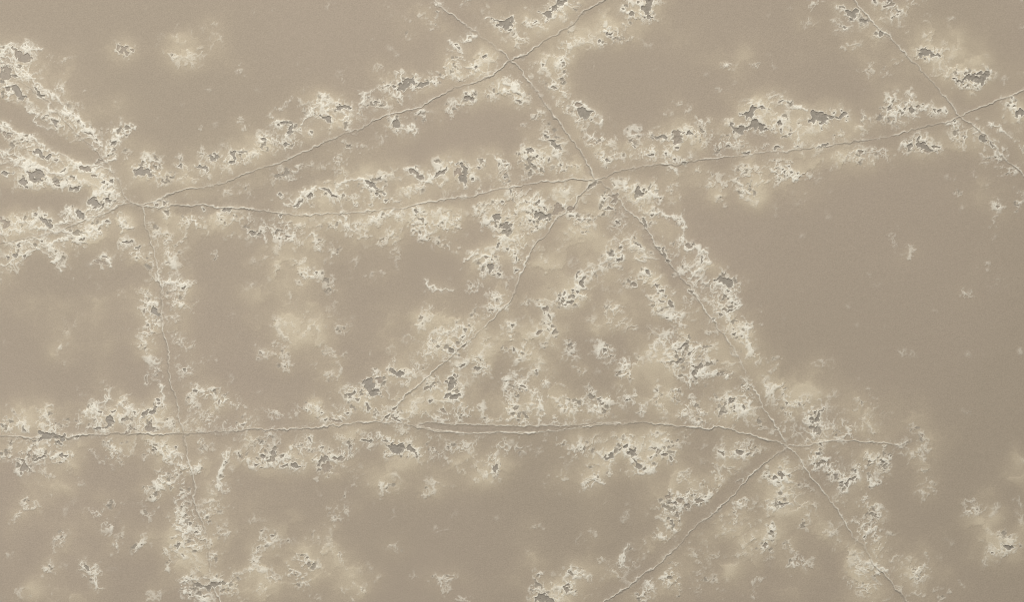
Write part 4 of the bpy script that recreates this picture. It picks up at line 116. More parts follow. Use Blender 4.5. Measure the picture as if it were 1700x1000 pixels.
# smooth bare streaks between the crusts, mm: polyline and half width
BARE = """0,180 60,207 130,257 165,270|13;-60,160 0,180|14;-60,325 0,327 60,337 140,327|13;60,440 90,470 160,480 235,460|16;1268,760 1225,800 1175,848 1120,900 1060,950 1010,985|11;1060,360 1085,420 1120,470|7;300,350 330,350 420,330 500,300 560,285|9"""
PATCHES = """30,85|streaky white crust at the left edge, uppermost of the left side
45,150|white crust with slanting grey slots along the faint slanting vein near the left edge
85,97|faint wisps of crust right of the streaky crust at the left edge
120,205|bright ragged crust strip running along the faint slanting vein
200,222|bright crust tuft standing alone above the left crossing
40,235|crust at the left edge under the faint slanting vein
70,285|crust with several flat grey pockets left of the left crossing
135,300|crust with long grey slots just left of the left crossing
180,300|crust touching the left crossing from the upper left
205,83|faint ring of pale threads alone in the upper left field
310,90|pale cloud tuft alone in the upper left field
350,42|small pale wisp near the top edge above the pale cloud tuft
397,120|tiny pale fleck in the upper left field
250,280|crust ring around one broad grey pocket above the left crossing
350,265|knobbly crust with a chain of grey pockets at the start of the climbing vein
445,230|crust with a hooked grey pocket above the climbing vein
530,175|branching crust above the middle of the climbing vein
620,170|crust around one tiny pocket above the climbing vein
690,135|crust around two broad grey pockets above the climbing vein
765,85|ragged crust between the two veins left of the upper middle crossing
720,25|lacy crust at the vein leaving the top edge, leaning left
680,40|two small pale wisps left of the top leaning vein
835,40|crust rimmed grey slot just above the upper middle crossing
915,25|crust with a forked grey pocket at the top edge beside the right leaning vein
1060,25|lacy crust with two grey pockets at the top edge
1000,62|crust with tiny grey pockets below the right leaning top vein
945,70|crust tuft close under the right leaning top vein
930,120|crust right of the short vein under the upper middle crossing
850,150|crust left of the short vein under the upper middle crossing
780,160|crust ring with a cluster of grey cells below the climbing vein
660,205|crust with one grey pocket hanging below the climbing vein
745,190|small loose crust below the climbing vein
965,185|crust rimmed grey pocket standing alone right of the short vein
905,225|crust with a stepped grey pocket left of the short vein
870,265|dense crust with small pockets left of the central crossing
800,270|crust above the level vein, left of the dense crust by the central crossing
765,280|crust around the tall grey pocket above the level vein
690,290|arched crust above the level vein
625,305|crust with a slanting grey pocket above the middle of the level vein
540,310|arched crust with two grey slots above the left half of the level vein
465,320|small bright tuft with one tiny pocket above the level vein
560,262|small pale smudge between the climbing and the level vein
1010,260|crust with one dark pocket just right of the central crossing
1060,235|crust with flat grey pockets at the start of the upper right vein
1130,220|crust with grey pockets above the upper right vein
1165,210|pale crust lumps between the pockets above the upper right vein
1245,200|crust around the largest pair of grey pockets above the upper right vein
1310,200|lacy crust lobes between the two large pocket groups above the upper right vein
1370,190|crust rim around the long ragged grey pocket above the upper right vein
1440,200|small feathery crust above the upper right vein
1500,178|speckled crust with dark dots left of the upper right crossing
1560,185|small crust with twin pockets close left of the upper right crossing
1205,110|pale tuft alone in the upper right field
1247,107|smaller pale tuft right of the lone one in the upper right field
1410,25|crust with grey pockets left of the straight top vein
1485,20|crust with pockets right of the straight top vein at the top edge
1415,80|faint threads left of the straight top vein
1470,118|pale double fleck left of the straight top vein
1540,85|halo of crust around one grey pocket right of the straight top vein
1610,130|pale crust around the long dark slot right of the straight top vein
1680,185|crust with one grey pocket at the right edge near the rising vein
1640,225|crust strung along the falling vein at the right edge
1670,275|crust tufts around the lower end of the falling vein at the right edge
1535,240|crust with a broad grey pocket under the upper right crossing
1640,275|loose forked threads under the falling vein at the right edge
1665,350|small hooked crust at the right edge below the falling vein
1505,418|faint arc of threads alone in the right field
1637,443|faint speck of threads near the right edge
1602,490|small bright fleck in the right field
1310,285|bright speckled crust under the upper right vein
1240,300|crust fringe hanging under the upper right vein
1180,295|pale lobes of crust under the upper right vein near the central crossing
1125,310|narrow crust tongue hanging below the upper right vein
1060,315|crust with a grey pocket right of the central crossing
1100,355|smooth crust lobe right of the steep central vein
1140,412|crust with a grey notch right of the steep central vein
1195,475|crust with a curved grey pocket bordering the right field
1010,330|crust squeezed just below the central crossing
885,345|bright crust with the broad grey pocket left of the curved vein
940,355|crust loops on the upper part of the curved vein
830,380|crust with two grey pockets left of the curved vein
815,440|dense knobbly crust with a forked pocket left of the curved vein
860,430|crust along the left flank of the curved vein
975,380|small crust in the triangle under the central crossing
1020,425|crust with dark dots in the triangle under the central crossing
950,480|bright slanting crust speckled with pockets inside the triangle
910,520|crust with a thin stem inside the triangle
1075,425|crust along the left flank of the steep central vein
1080,475|crust with small pockets left of the steep central vein
1215,530|crust right of the lower steep central vein
1140,590|large ragged crust with grey pockets left of the lower steep central vein
1170,630|crust hem under the large ragged crust inside the triangle
1225,665|crust ring of pockets just above the lower right vein
1035,620|feathery crust in the middle of the triangle
1000,580|small starry crust in the middle of the triangle
865,580|greyish crust near the curved vein inside the triangle
945,585|small slanting fleck inside the triangle
480,390|dense lacy crust under the left half of the level vein
430,390|crust on the left end of the dense lacy crust under the level vein
330,365|crust fringe under the level vein close to the left crossing
385,370|crust with a dark slot under the level vein
525,455|scattered crust below the dense lacy crust
590,380|frayed crust under the middle of the level vein
700,380|crust under the right half of the level vein
745,400|small hooked crust under the right half of the level vein
655,420|faint threads below the middle of the level vein
780,425|thin slanting crust left of the curved vein
715,470|faint arc of threads left of the curved vein
60,370|crust with a tall grey pocket at the falling left vein
150,380|crust with lens shaped pockets under the falling left vein
30,430|crust with dark pockets at the left edge below the falling vein
95,435|frayed crust edge slanting down from the falling left vein
225,420|crust left of the steep left vein under the left crossing
175,430|crust rimmed faint pocket left of the steep left vein
295,430|crust right of the steep left vein under the left crossing
305,480|small bright tuft with a tiny pocket right of the steep left vein
255,520|bright crust with a grey pocket on the steep left vein
240,570|curled crust left of the steep left vein
265,620|crust beads on the lower steep left vein
335,590|faint swirl right of the steep left vein
310,613|tiny pocket with a bright rim right of the steep left vein
97,577|small pale fleck alone in the left field
180,650|faint feather above the level vein in the left field
350,655|arched bright crust right of the steep left vein
165,690|crust around the boot shaped grey pocket above the level vein
240,690|crust with a stair of grey pockets above the level vein
85,700|crust heap above the level vein near the left edge
20,700|crust at the left edge above the level vein
375,705|crust along the level vein right of the lower left crossing
75,740|crust around the wide grey pocket on the level vein at the left edge
30,770|crust with a crooked pocket under the level vein at the left edge
105,757|crust tail with a dark dot under the level vein
195,745|crust under the level vein left of the lower left crossing
275,755|dense crust left of the vein below the lower left crossing
265,808|feathered crust left of the lower left vein
330,850|crust beads on the lower left vein
305,890|bright dense crust with grey slits left of the lower left vein
350,970|bright crust bridging the lower left vein near the bottom edge
365,800|thin thread of crust right of the lower left vein
370,890|crust tuft right of the lower left vein
45,840|slanting wisp of crust in the lower left field, leftmost
160,848|level wisp of crust in the lower left field
185,870|small comma of crust under the level wisp
103,898|slanting wisp with a bright head in the lower left field
200,900|pair of slanting flecks in the lower left field
228,906|bright fleck left of the lower left vein
248,850|small fleck left of the beads on the lower left vein
150,950|bright crust with a dark eye in the lower left field
80,955|small slanting fleck near the bottom left corner
470,560|crust threads under the pale cloud in the middle left field
540,600|faint oval of threads in the middle left field
700,530|grey white smear left of the curved vein
750,565|bright crust around the lower curved vein
610,645|crust around the star shaped grey pocket left of the curved vein
660,615|crust with a winged grey pocket left of the curved vein
530,690|crust above the level vein left of the fissure
650,690|crust where the curved vein meets the fissure
720,640|crust with small pockets right of the lower curved vein
795,608|crust with twin pockets right of the lower curved vein
748,650|crust with stacked grey pockets above the fissure
765,690|crust lobes standing on the left part of the fissure
860,650|crust above the middle of the fissure
880,705|frayed crust on the right part of the fissure
945,675|crust tufts above the right part of the fissure
995,665|crust with small dark pockets above the right end of the fissure
1045,665|crust with one dark eye above the right end of the fissure
1150,685|crust above the level vein inside the right corner of the triangle
455,755|knobbly crust under the level vein left of the fissure
545,760|crust loops with grey pockets under the level vein
600,740|small crust with a grey slot under the level vein
665,745|crust around the twin grey pockets under the fissure
820,775|crust arch alone under the fissure
735,760|crumbs of crust under the left part of the fissure
840,742|small starry crust under the fissure
945,738|comb of slanting flecks under the right part of the fissure
1015,760|crust with grey pockets below the right end of the fissure
1065,775|crust with a slanting pocket below the right end of the fissure
1105,745|crust under the level vein left of the lower right crossing
1230,750|crust fringe just left of the lower right crossing
985,795|loose crust net below the right end of the fissure
1145,790|crust above the smooth falling vein
1120,845|dense crust with grey cells left of the smooth falling vein
1100,895|small crust left of the smooth falling vein
1040,930|chain of flecks left of the smooth falling vein
895,960|small crust near the bottom edge left of the smooth vein
955,955|crust with a tiny pocket near the bottom edge
910,990|crust with a grey pocket at the bottom edge
940,980|crust with an S shaped pocket near the bottom edge
1090,970|crust right of the smooth falling vein near the bottom edge
1170,955|pale smudge right of the smooth falling vein
1225,850|frayed crust right of the smooth falling vein
1270,900|crust between the two bottom veins
1258,980|thin thread between the two bottom veins near the bottom edge
1325,935|crust between the two bottom veins, lower part
1290,790|bright crust with dark dots under the lower right crossing
1300,840|crust around a spindle shaped grey pocket between the two bottom veins
1347,855|small bright fleck left of the pale bottom vein
1300,665|crust above the lower right crossing
1355,695|bright crust around the triangular grey pocket above the ragged vein
1430,665|small bright flecks above the ragged vein
1372,607|faint specks alone above the lower right crossing
1525,720|faint threads at the end of the ragged vein
1430,735|crust fringe along the ragged vein
1360,765|bright crust close right of the lower right crossing
1405,800|crust with a wishbone shaped pocket under the ragged vein
1465,768|bright crust under the far end of the ragged vein
1452,800|crust tooth under the ragged vein
1530,768|faint curl of threads beyond the ragged vein
1535,818|faint double fleck in the lower right field
1440,845|crust right of the pale bottom vein
1440,890|bright crust on the right flank of the pale bottom vein
1450,950|crust on the pale bottom vein near the bottom edge
1435,980|crust tuft left of the pale bottom vein at the bottom edge
1525,960|crust right of the pale bottom vein near the bottom edge
1572,988|small flecks near the bottom edge in the lower right field
1612,850|round lacy tuft alone in the lower right field
1668,908|crust around a lens shaped grey pocket near the right edge
445,898|lacy tuft in the lower middle field
510,940|bright lacy crust in the lower middle field
435,950|crust crumbs left of the bright lacy crust in the lower middle field
566,925|small bright drop in the lower middle field
560,862|short slanting fleck in the lower middle field
585,840|faint chain of threads in the lower middle field
640,810|forked threads under the level vein in the lower middle field
715,815|faint slanting curl in the lower middle field
652,908|faint rough speck in the lower middle field
740,965|pale lacy tuft near the bottom edge in the lower middle field
585,978|pale soft tuft near the bottom edge
775,995|small wisp at the bottom edge in the middle
410,945|crust near the bottom edge right of the lower left vein"""
# ---------------------------------------------------------------- numpy fields over the slab face (1 cell = 1 mm)
X0, Y0, GW, GH = -100, -100, 1900, 1200
YY, XX = np.meshgrid(np.arange(GH, dtype=np.float32) + Y0, np.arange(GW, dtype=np.float32) + X0, indexing='ij')

def lattice(scale, seed, sx=1.0, sy=1.0):
    """smooth random field with features about `scale` mm across, roughly unit variance"""
    r = np.random.RandomState(seed)
    def taps(n, s):
        t = np.arange(n) / s + 1.0 + r.rand(); i = np.floor(t).astype(int); f = (t - i).astype(np.float32)
        return i, ((1 - f) ** 3 / 6, (3 * f ** 3 - 6 * f ** 2 + 4) / 6, (-3 * f ** 3 + 3 * f ** 2 + 3 * f + 1) / 6, f ** 3 / 6)
    iy, wy = taps(GH, scale * sy); ix, wx = taps(GW, scale * sx)
    l = r.randn(iy[-1] + 4, ix[-1] + 4).astype(np.float32)
    m = sum(l[:, ix + k - 1] * wx[k] for k in range(4))
    return sum(m[iy + k - 1] * wy[k][:, None] for k in range(4)) * 2.1

def fbm(scale, seed, octaves=4, gain=0.55, sx=1.0, sy=1.0):
    out = 0; a = 1.0; tot = 0
    for k in range(octaves):
        out = out + a * lattice(max(scale / 2.03 ** k, 1.15), seed + 17 * k, sx, sy); tot += a * a; a *= gain
    return (out / math.sqrt(tot)).astype(np.float32)

def smooth(a, b, x):
    t = np.clip((x - a) / (b - a), 0, 1)
    return t * t * (3 - 2 * t)

def blur(f, s):
    """three box passes, close to a gaussian of sigma s"""
    n = max(1, int(round(s * 0.98))); out = f.astype(np.float32)
    for _ in range(3):
        for ax in (0, 1):
            p = [(0, 0), (0, 0)]; p[ax] = (n + 1, n)
            c = np.cumsum(np.pad(out, p, mode='edge'), axis=ax, dtype=np.float64)
            m = out.shape[ax]
            hi = np.take(c, np.arange(2 * n + 1, 2 * n + 1 + m), axis=ax); lo = np.take(c, np.arange(0, m), axis=ax)
            out = ((hi - lo) / (2 * n + 1)).astype(np.float32)
    return out

def window(x0, y0, x1, y1):
    i0 = max(0, int(y0) - Y0); i1 = min(GH, int(y1) - Y0 + 2); j0 = max(0, int(x0) - X0); j1 = min(GW, int(x1) - X0 + 2)
    return slice(i0, max(i0, i1)), slice(j0, max(j0, j1))

# small ragged displacement of every traced outline
WXF = 2.6 * fbm(15, 11, 3) + 1.9 * fbm(4.2, 12, 2, 0.8)
WYF = 2.6 * fbm(15, 21, 3) + 1.9 * fbm(4.2, 22, 2, 0.8)

# --- veins: distance to the nearest one, and the lift of its upper side over its lower side
VD = np.full((GH, GW), 1e3, np.float32); VI = np.full((GH, GW), -1, np.int16); LIFT = np.zeros((GH, GW), np.float32); VC = np.zeros((GH, GW), np.float32); VA = np.zeros((GH, GW), np.float32); SEAM_SHADE = np.zeros((GH, GW), np.float32); VB = np.zeros((GH, GW), np.float32)
vjx = 1.0 * fbm(24, 31, 3, 0.6) + 0.9 * fbm(5, 35, 2, .7); vjy = 1.0 * fbm(24, 41, 3, 0.6) + 0.9 * fbm(5, 45, 2, .7)
vb = np.clip(.60 + .36 * fbm(40, 131, 5, .75), .26, 1)
HUG = {1: .5, 6: .4, 7: .35, 12: .45, 13: .8, 19: .8}                    # how closely the crust hugs each vein
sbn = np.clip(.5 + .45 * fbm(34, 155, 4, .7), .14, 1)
vl_n = np.clip(.8 + .3 * fbm(60, 151, 2), .25, 1.2)
for vi, (vl, vk, vs) in enumerate(VEINS):
    p = np.array([[float(c) for c in q.split(',')] for q in vs.split()])
    R = 85
    w = window(p[:, 0].min() - R, p[:, 1].min() - R, p[:, 0].max() + R, p[:, 1].max() + R)
    d = np.full(XX[w].shape, 1e3, np.float32); sg = np.zeros_like(d); arc = np.zeros_like(d); run_len = 997.0 * vi
    oi, oj = w[0].start, w[1].start
    run = p[-1] - p[0]; turn = 1.0 if run[0] > 0 else -1.0
    for a, b in zip(p[:-1], p[1:]):
        v = window(min(a[0], b[0]) - R, min(a[1], b[1]) - R, max(a[0], b[0]) + R, max(a[1], b[1]) + R)
        u = (slice(v[0].start - oi, v[0].stop - oi), slice(v[1].start - oj, v[1].stop - oj))
        px = XX[v] + vjx[v] - a[0]; py = YY[v] + vjy[v] - a[1]
        e = b - a; L = math.hypot(*e)
        t = np.clip((px * e[0] + py * e[1]) / (L * L), 0, 1)
        dx = px - t * e[0]; dy = py - t * e[1]
        ds = np.sqrt(dx * dx + dy * dy)
        nx, ny = -e[1] / L * turn, e[0] / L * turn
        sn = (dx * nx + dy * ny) / np.maximum(ds, .3)
        m = ds < d[u]
        d[u] = np.where(m, ds, d[u]); sg[u] = np.where(m, sn, sg[u]); arc[u] = np.where(m, run_len + t * L, arc[u])
        run_len += L
    k = smooth(-1, 1, sg)
    lf = vk * ((1 - k) * np.exp(-d / 24) + k * np.exp(-(d / 8.5) ** 1.15)) * smooth(80, 45, d)
    LIFT[w] = np.maximum(LIFT[w], lf)
    VC[w] = np.maximum(VC[w], np.exp(-(d / .85) ** 2) * min(vk, 1.1))
    sm = np.exp(-((d * sg - 2.0) / 1.1) ** 2) * smooth(.2, .8, np.abs(sg)) * min(vk, 1.0) * sbn[w]  # grey seam line below each crest, painting its shade into the colour
    if vi != 15: SEAM_SHADE[w] = np.maximum(SEAM_SHADE[w], sm)
    m = d < VD[w]
    VB[w] = np.where(m, HUG.get(vi, 1.0), VB[w])
    VD[w] = np.where(m, d, VD[w]); VI[w] = np.where(m, vi, VI[w]); VA[w] = np.where(m, arc + 400 * np.sign(sg), VA[w])

# --- fraying: fringes that point away from the nearest vein
def table(u, v, seed):
    r = np.random.RandomState(seed).randn(256, 256).astype(np.float32)
    iu = np.floor(u).astype(np.int64); iv = np.floor(v).astype(np.int64); fu = (u - iu).astype(np.float32); fv = (v - iv).astype(np.float32)
    fu = fu * fu * (3 - 2 * fu); fv = fv * fv * (3 - 2 * fv)
    g = lambda a, b: r[(iu + a) % 256, (iv + b) % 256]
    return (g(0, 0) * (1 - fu) + g(1, 0) * fu) * (1 - fv) + (g(0, 1) * (1 - fu) + g(1, 1) * fu) * fv
gyv, gxv = np.gradient(blur(np.minimum(VD, 80), 8))
skew = .45 * VD                                   # strokes lean a little along the vein
FRAY = (table((VA + skew) / 6.5, VD / 34, 801) + .7 * table((VA + skew) / 3.2, VD / 18, 802)) * smooth(78, 50, VD) * smooth(2, 10, VD)
FX = (4.2 * FRAY * gxv).astype(np.float32); FY = (4.2 * FRAY * gyv).astype(np.float32)

# --- pockets: signed distance to the nearest ragged outline
PD = np.full((GH, GW), 60.0, np.float32); PI_ = np.full((GH, GW), -1, np.int32); PG = np.zeros((GH, GW), np.float32)
POCKET_LIST = []
PJ = .75 * fbm(3.6, 701, 2, .7) + 2.6 * smooth(1.35, 1.9, fbm(7, 711, 2, .6))
for (ox, oy), txt in POCKETS:
    for s in txt.split(';'):
        q = s.split(); g = float(q[0])
        p = np.array([[float(c) for c in v.split(',')] for v in q[1:]]) / 4 + np.array([ox, oy])
        ar = 0.5 * abs(np.dot(p[:, 0], np.roll(p[:, 1], 1)) - np.dot(p[:, 1], np.roll(p[:, 0], 1)))
        k = len(POCKET_LIST); POCKET_LIST.append((p, g, ar))
        per = float(np.hypot(*(p - np.roll(p, 1, axis=0)).T).sum())
        size = math.sqrt(ar); thick = 2 * ar / max(per, 1e-3); amp = min(1.0, 0.2 + thick / 9)
        if np.ptp(p[:, 0]) > 200: amp, thick = .3, .6          # the long fissure keeps clean lips
        R = 44
        w = window(p[:, 0].min() - R, p[:, 1].min() - R, p[:, 0].max() + R, p[:, 1].max() + R)
        px = XX[w] + amp * WXF[w]; py = YY[w] + amp * WYF[w]
        d2 = np.full(px.shape, 1e9, np.float32); ins = np.zeros(px.shape, bool)
        for a, b in zip(p, np.roll(p, -1, axis=0)):
            e = b - a
            t = np.clip(((px - a[0]) * e[0] + (py - a[1]) * e[1]) / max(e @ e, 1e-6), 0, 1)
            d2 = np.minimum(d2, (px - a[0] - t * e[0]) ** 2 + (py - a[1] - t * e[1]) ** 2)
            if a[1] != b[1]:
                ins ^= ((a[1] > py) != (b[1] > py)) & (px < (b[0] - a[0]) * (py - a[1]) / (b[1] - a[1]) + a[0])
        d = np.sqrt(d2) * np.where(ins, -1, 1) + (0.0 if size > 5 else -0.35) + min(1.0, thick / 6) * PJ[w]
        m = d < PD[w]
        PD[w] = np.where(m, d, PD[w]); PI_[w] = np.where(m, k, PI_[w]); PG[w] = np.where(m, g, PG[w])

def blobs(txt, wamp, power):
    out = np.zeros((GH, GW), np.float32)
    for s in txt.replace('\n', '').split(';'):
        if not s.strip(): continue
        c, rx, ry, an, st = s.split(); cx, cy = [float(v) for v in c.split(',')]
        rx, ry, an, st = float(rx), float(ry), math.radians(float(an)), float(st)
        R = 2.4 * max(rx, ry) + 10
        w = window(cx - R, cy - R, cx + R, cy + R)
        dx = XX[w] + wamp * WXF[w] + FX[w] - cx; dy = YY[w] + wamp * WYF[w] + FY[w] - cy
        u = (dx * math.cos(an) + dy * math.sin(an)) / rx; v = (-dx * math.sin(an) + dy * math.cos(an)) / ry
        g = st * np.exp(-(u * u + v * v) ** power)
        out[w] = np.maximum(out[w], g) if power > 1.01 else 1 - (1 - out[w]) * (1 - g)
    return out

DL = blobs(LACE, 1.2, 1.25)
CL = blobs(CLOUD, 0.5, 1.0)

def edge(n, sharp, soft):
    """ragged line on the zero set of n: crisp on one side, glowing on the other"""
    gy, gx = np.gradient(n)
    gm = np.sqrt(gx * gx + gy * gy)
    gm = np.maximum(blur(gm, 3), 1e-4)
    d = n / gm
    return np.where(d > 0, np.exp(-d / soft), np.exp(-(d / sharp) ** 2)).astype(np.float32), d

def lines(n, wid):
    gy, gx = np.gradient(n); gm = np.maximum(blur(np.sqrt(gx * gx + gy * gy), 3), 1e-4)
    return np.exp(-(n / gm / wid) ** 2).astype(np.float32)

def stroke(pts, R, wamp):
    w = window(pts[:, 0].min() - R, pts[:, 1].min() - R, pts[:, 0].max() + R, pts[:, 1].max() + R)
    px = XX[w] + wamp * WXF[w]; py = YY[w] + wamp * WYF[w]; d = np.full(px.shape, 1e3, np.float32)
    for a, b in zip(pts[:-1], pts[1:]):
        e = b - a; t = np.clip(((px - a[0]) * e[0] + (py - a[1]) * e[1]) / (e @ e), 0, 1)
        d = np.minimum(d, np.hypot(px - a[0] - t * e[0], py - a[1] - t * e[1]))
    return w, d
def points(s): return np.array([[float(c) for c in q.split(',')] for q in s.split()])
THR = np.zeros((GH, GW), np.float32); THG = THR.copy(); KEEP = np.ones((GH, GW), np.float32)
for s in THREADS.split(';'):
    w, d = stroke(points(s), 30, .8)
    THR[w] = np.maximum(THR[w], np.exp(-(d / 1.15) ** 2)); THG[w] = np.maximum(THG[w], np.exp(-d / 6))
for s in BARE.split(';'):
    s, r_ = s.split('|'); r_ = float(r_); w, d = stroke(points(s), 3 * r_, 1.0)
    KEEP[w] = np.minimum(KEEP[w], smooth(.6 * r_, 1.25 * r_, d))
# --- lobes: warped cells, each ramping from tan to pale towards one ragged side
def lobes(size, seed, wamp, spread, fr):
    r = np.random.RandomState(seed)
    nx = int(GW / size) + 5; ny = int(GH / size) + 5
    jx = r.rand(ny, nx).astype(np.float32); jy = r.rand(ny, nx).astype(np.float32); an = r.rand(ny, nx).astype(np.float32) * 2 * math.pi
    st = r.rand(ny, nx).astype(np.float32)
    # the pale side faces away from the nearest vein, more or less
    ccx = np.clip(((np.arange(nx)[None, :] + jx - 1.5) * size).astype(int), 0, GW - 1); ccy = np.clip(((np.arange(ny)[:, None] + jy - 1.5) * size).astype(int), 0, GH - 1)
    gl = np.hypot(gxv[ccy, ccx], gyv[ccy, ccx])
    an = np.where(gl > .25, np.arctan2(gyv[ccy, ccx], gxv[ccy, ccx]) + spread * r.randn(ny, nx), an).astype(np.float32)
    wx = wamp * (size * .16 * fbm(size * .7, seed + 1, 3, .6) + 1.3 * fbm(4, seed + 2, 2, .8))
    wy = wamp * (size * .16 * fbm(size * .7, seed + 3, 3, .6) + 1.3 * fbm(4, seed + 4, 2, .8))
    u = np.clip((XX - X0 + wx + fr * FX) / size + 1.5, .01, nx - 1.01); v = np.clip((YY - Y0 + wy + fr * FY) / size + 1.5, .01, ny - 1.01)
    iu = u.astype(np.int32); iv = v.astype(np.int32)
    f1 = np.full(u.shape, 9., np.float32); f2 = f1.copy(); q = np.zeros_like(f1); k1 = np.zeros_like(f1)
    for a in (-1, 0, 1):
        for b in (-1, 0, 1):
            cu = np.clip(iu + a, 0, nx - 1); cv = np.clip(iv + b, 0, ny - 1)
            dx = u - (cu + jx[cv, cu]); dy = v - (cv + jy[cv, cu]); d = np.sqrt(dx * dx + dy * dy)
            m = d < f1
            f2 = np.where(m, f1, np.minimum(f2, d)); f1 = np.where(m, d, f1)
            t = an[cv, cu]
            q = np.where(m, dx * np.cos(t) + dy * np.sin(t), q); k1 = np.where(m, st[cv, cu], k1)
    ramp = np.clip(.45 + .95 * q, 0, 1)
    return ramp, (f2 - f1) * size * .5, k1

r1, g1, k1 = lobes(40, 301, 1.0, .7, 1.0)
r2, g2, k2 = lobes(22, 401, 1.1, .9, .8)
r3, g3, k3 = lobes(12.5, 501, 1.1, 1.3, .4)
rough = 0.35 * fbm(5, 61, 3, .8)
nA = fbm(20, 51, 4, .55) + rough
eA, dA = edge(nA, 0.9, 1.9)
nC = fbm(8, 81, 3, .7)
lC = lines(nC, 0.7)

gs = smooth(.15, .6, PG)
pock_near = np.exp(-np.maximum(PD, 0) / 8) * gs
hug = .40 * np.exp(-((VD - 24) / 17) ** 2) * np.clip(.75 + .55 * fbm(30, 911, 3, .6), 0, 1.35) * VB
D0 = np.clip(np.maximum(np.maximum(DL, hug), .60 * pock_near), 0, 1) * KEEP
DLn = D0 + 0.15 * fbm(10, 91, 3, .7) * smooth(.02, .25, D0)
lo = smooth(.13, .46, np.maximum(DLn, .45 * np.clip(CL, 0, 1) + .1 * fbm(14, 97, 2))); hi = smooth(.28, .66, DLn); vh = smooth(.60, .95, DLn)
thin = 1 - .5 * np.exp(-(VD / 6) ** 2)
tex = np.clip(.92 + .20 * fbm(3.2, 95, 2, .8), .3, 1.3)
# threads on the pale side of every lobe, finer ones where the lace is dense
t1 = np.exp(-(g1 / 1.35) ** 2) * smooth(.35, .8, r1)
t2 = np.exp(-(g2 / 1.25) ** 2) * smooth(.30, .75, r2)
t3 = np.exp(-(g3 / .95) ** 2) * smooth(.15, .6, r3)
fill2 = r2 ** 3 * np.exp(-g2 / 4.0)
fill3 = r3 ** 2 * np.exp(-g3 / 2.6)
pit = smooth(.95, 1.35, fbm(4.2, 601, 2, .6) + .35 * fbm(22, 611, 2)) * smooth(.40, .72, DLn) * smooth(5, 9, VD)
fill1 = r1 ** 2.2 * np.exp(-g1 / 8)
lace = (1.6 * t1 * lo + 1.6 * t2 * lo + 1.15 * t3 * hi + .85 * eA * lo * smooth(.1, .6, r2) + .22 * lC * hi + 1.35 * THR * np.clip(.8 + .35 * fbm(12, 921, 2), .2, 1.2) + .16 * THG
        + .12 * fill1 * lo + .14 * fill2 * hi + .04 * fill3 * hi + .9 * smooth(.02, .3, pit) * (1 - pit)) * thin * tex
lace = (1 - np.exp(-1.9 * np.clip(lace, 0, 3) ** 1.25)) * (1 - pit) * (.40 + .58 * smooth(.22, .70, blur(np.maximum(np.maximum(D0, THG), .5 * CL), 3)))
# rims and halos of pockets
rim = np.exp(-(np.maximum(PD - .3, 0) / 1.35) ** 2) * (.40 + .60 * gs) * np.clip(.80 + .35 * fbm(4, 101, 2), .2, 1)
halo = np.exp(-np.maximum(PD, 0) / 6.5) * gs * np.clip(.55 + .35 * fbm(14, 111, 2), .1, 1)
# soft clouds, scalloped by the large lobes
cl_n = np.clip(.80 + .34 * fbm(38, 121, 3, .5), .1, 1.4)
band = blur(np.clip(D0, 0, 1), 13)
cl = 1 - (1 - np.clip(1.25 * CL, 0, .95)) * (1 - np.clip(1.5 * band, 0, .92))
hollow = 1 - .45 * np.exp(-np.maximum(VD, 0) / 8)
scal = np.clip(.55 + 1.15 * r1 ** 2 * (.35 + .65 * k1) + .55 * r2 ** 2.4 * (.3 + .7 * k2), 0, 1.7)
cloud = np.clip(1.15 * cl * cl_n * scal, 0, 1) * hollow * (.25 + .75 * KEEP)
cloud = .62 * cloud + .38 * blur(cloud, 6)
hollow = 1 - .45 * np.exp(-np.maximum(VD, 0) / 8)
scal = np.clip(.55 + 1.15 * r1 ** 2 * (.35 + .65 * k1) + .55 * r2 ** 2.4 * (.3 + .7 * k2), 0, 1.7)
cloud = np.clip(1.15 * cl * cl_n * scal, 0, 1) * hollow * (.25 + .75 * KEEP)
cloud = .62 * cloud + .38 * blur(cloud, 6)
# vein crest: a thin broken white thread
crest = VC * vb
spur = (lC + t3) * np.exp(-(VD / 5) ** 2) * smooth(-.1, .9, fbm(16, 141, 2)) * .6
pocket = smooth(.45, -.35, PD)
white = 1 - (1 - .97 * lace) * (1 - .95 * np.clip(rim, 0, 1)) * (1 - .16 * halo) * (1 - .78 * crest) * (1 - .5 * np.clip(spur, 0, 1))
white = 1 - (1 - np.clip(white, 0, 1)) * (1 - .17 * cloud ** 1.8)
white = white * (1 - pocket) * (1 - .6 * SEAM_SHADE)
cloudy = np.clip(cloud + .20 * halo, 0, 1) * (1 - pocket)
# --- height (mm)
lipz = VC * vb
low = 0.25 * fbm(150, 161, 2) + .07 * fbm(30, 163, 3)
Z = low + 0.85 * LIFT * vl_n + .40 * lipz + 1.3 * (.45 * white + .55 * blur(white, 1)) + 1.2 * cloud - .35 * SEAM_SHADE
Z = Z - (.2 + .22 * PG) * smooth(.9, -1.2, PD) - .5 * pit
# everything settles to the plain face before the traced area ends
fade = np.minimum(np.minimum(smooth(0, 34, XX - X0), smooth(0, 34, X0 + GW - 1 - XX)), np.minimum(smooth(0, 34, YY - Y0), smooth(0, 34, Y0 + GH - 1 - YY)))
Z = Z * fade; white = white * fade; cloudy = cloudy * fade; SEAM_SHADE = SEAM_SHADE * fade
# ---------------------------------------------------------------- materials
def lin(r, g, b):
    f = lambda c: (c / 255) / 12.92 if c <= 10.3 else ((c / 255 + .055) / 1.055) ** 2.4
    return (f(r), f(g), f(b), 1.0)

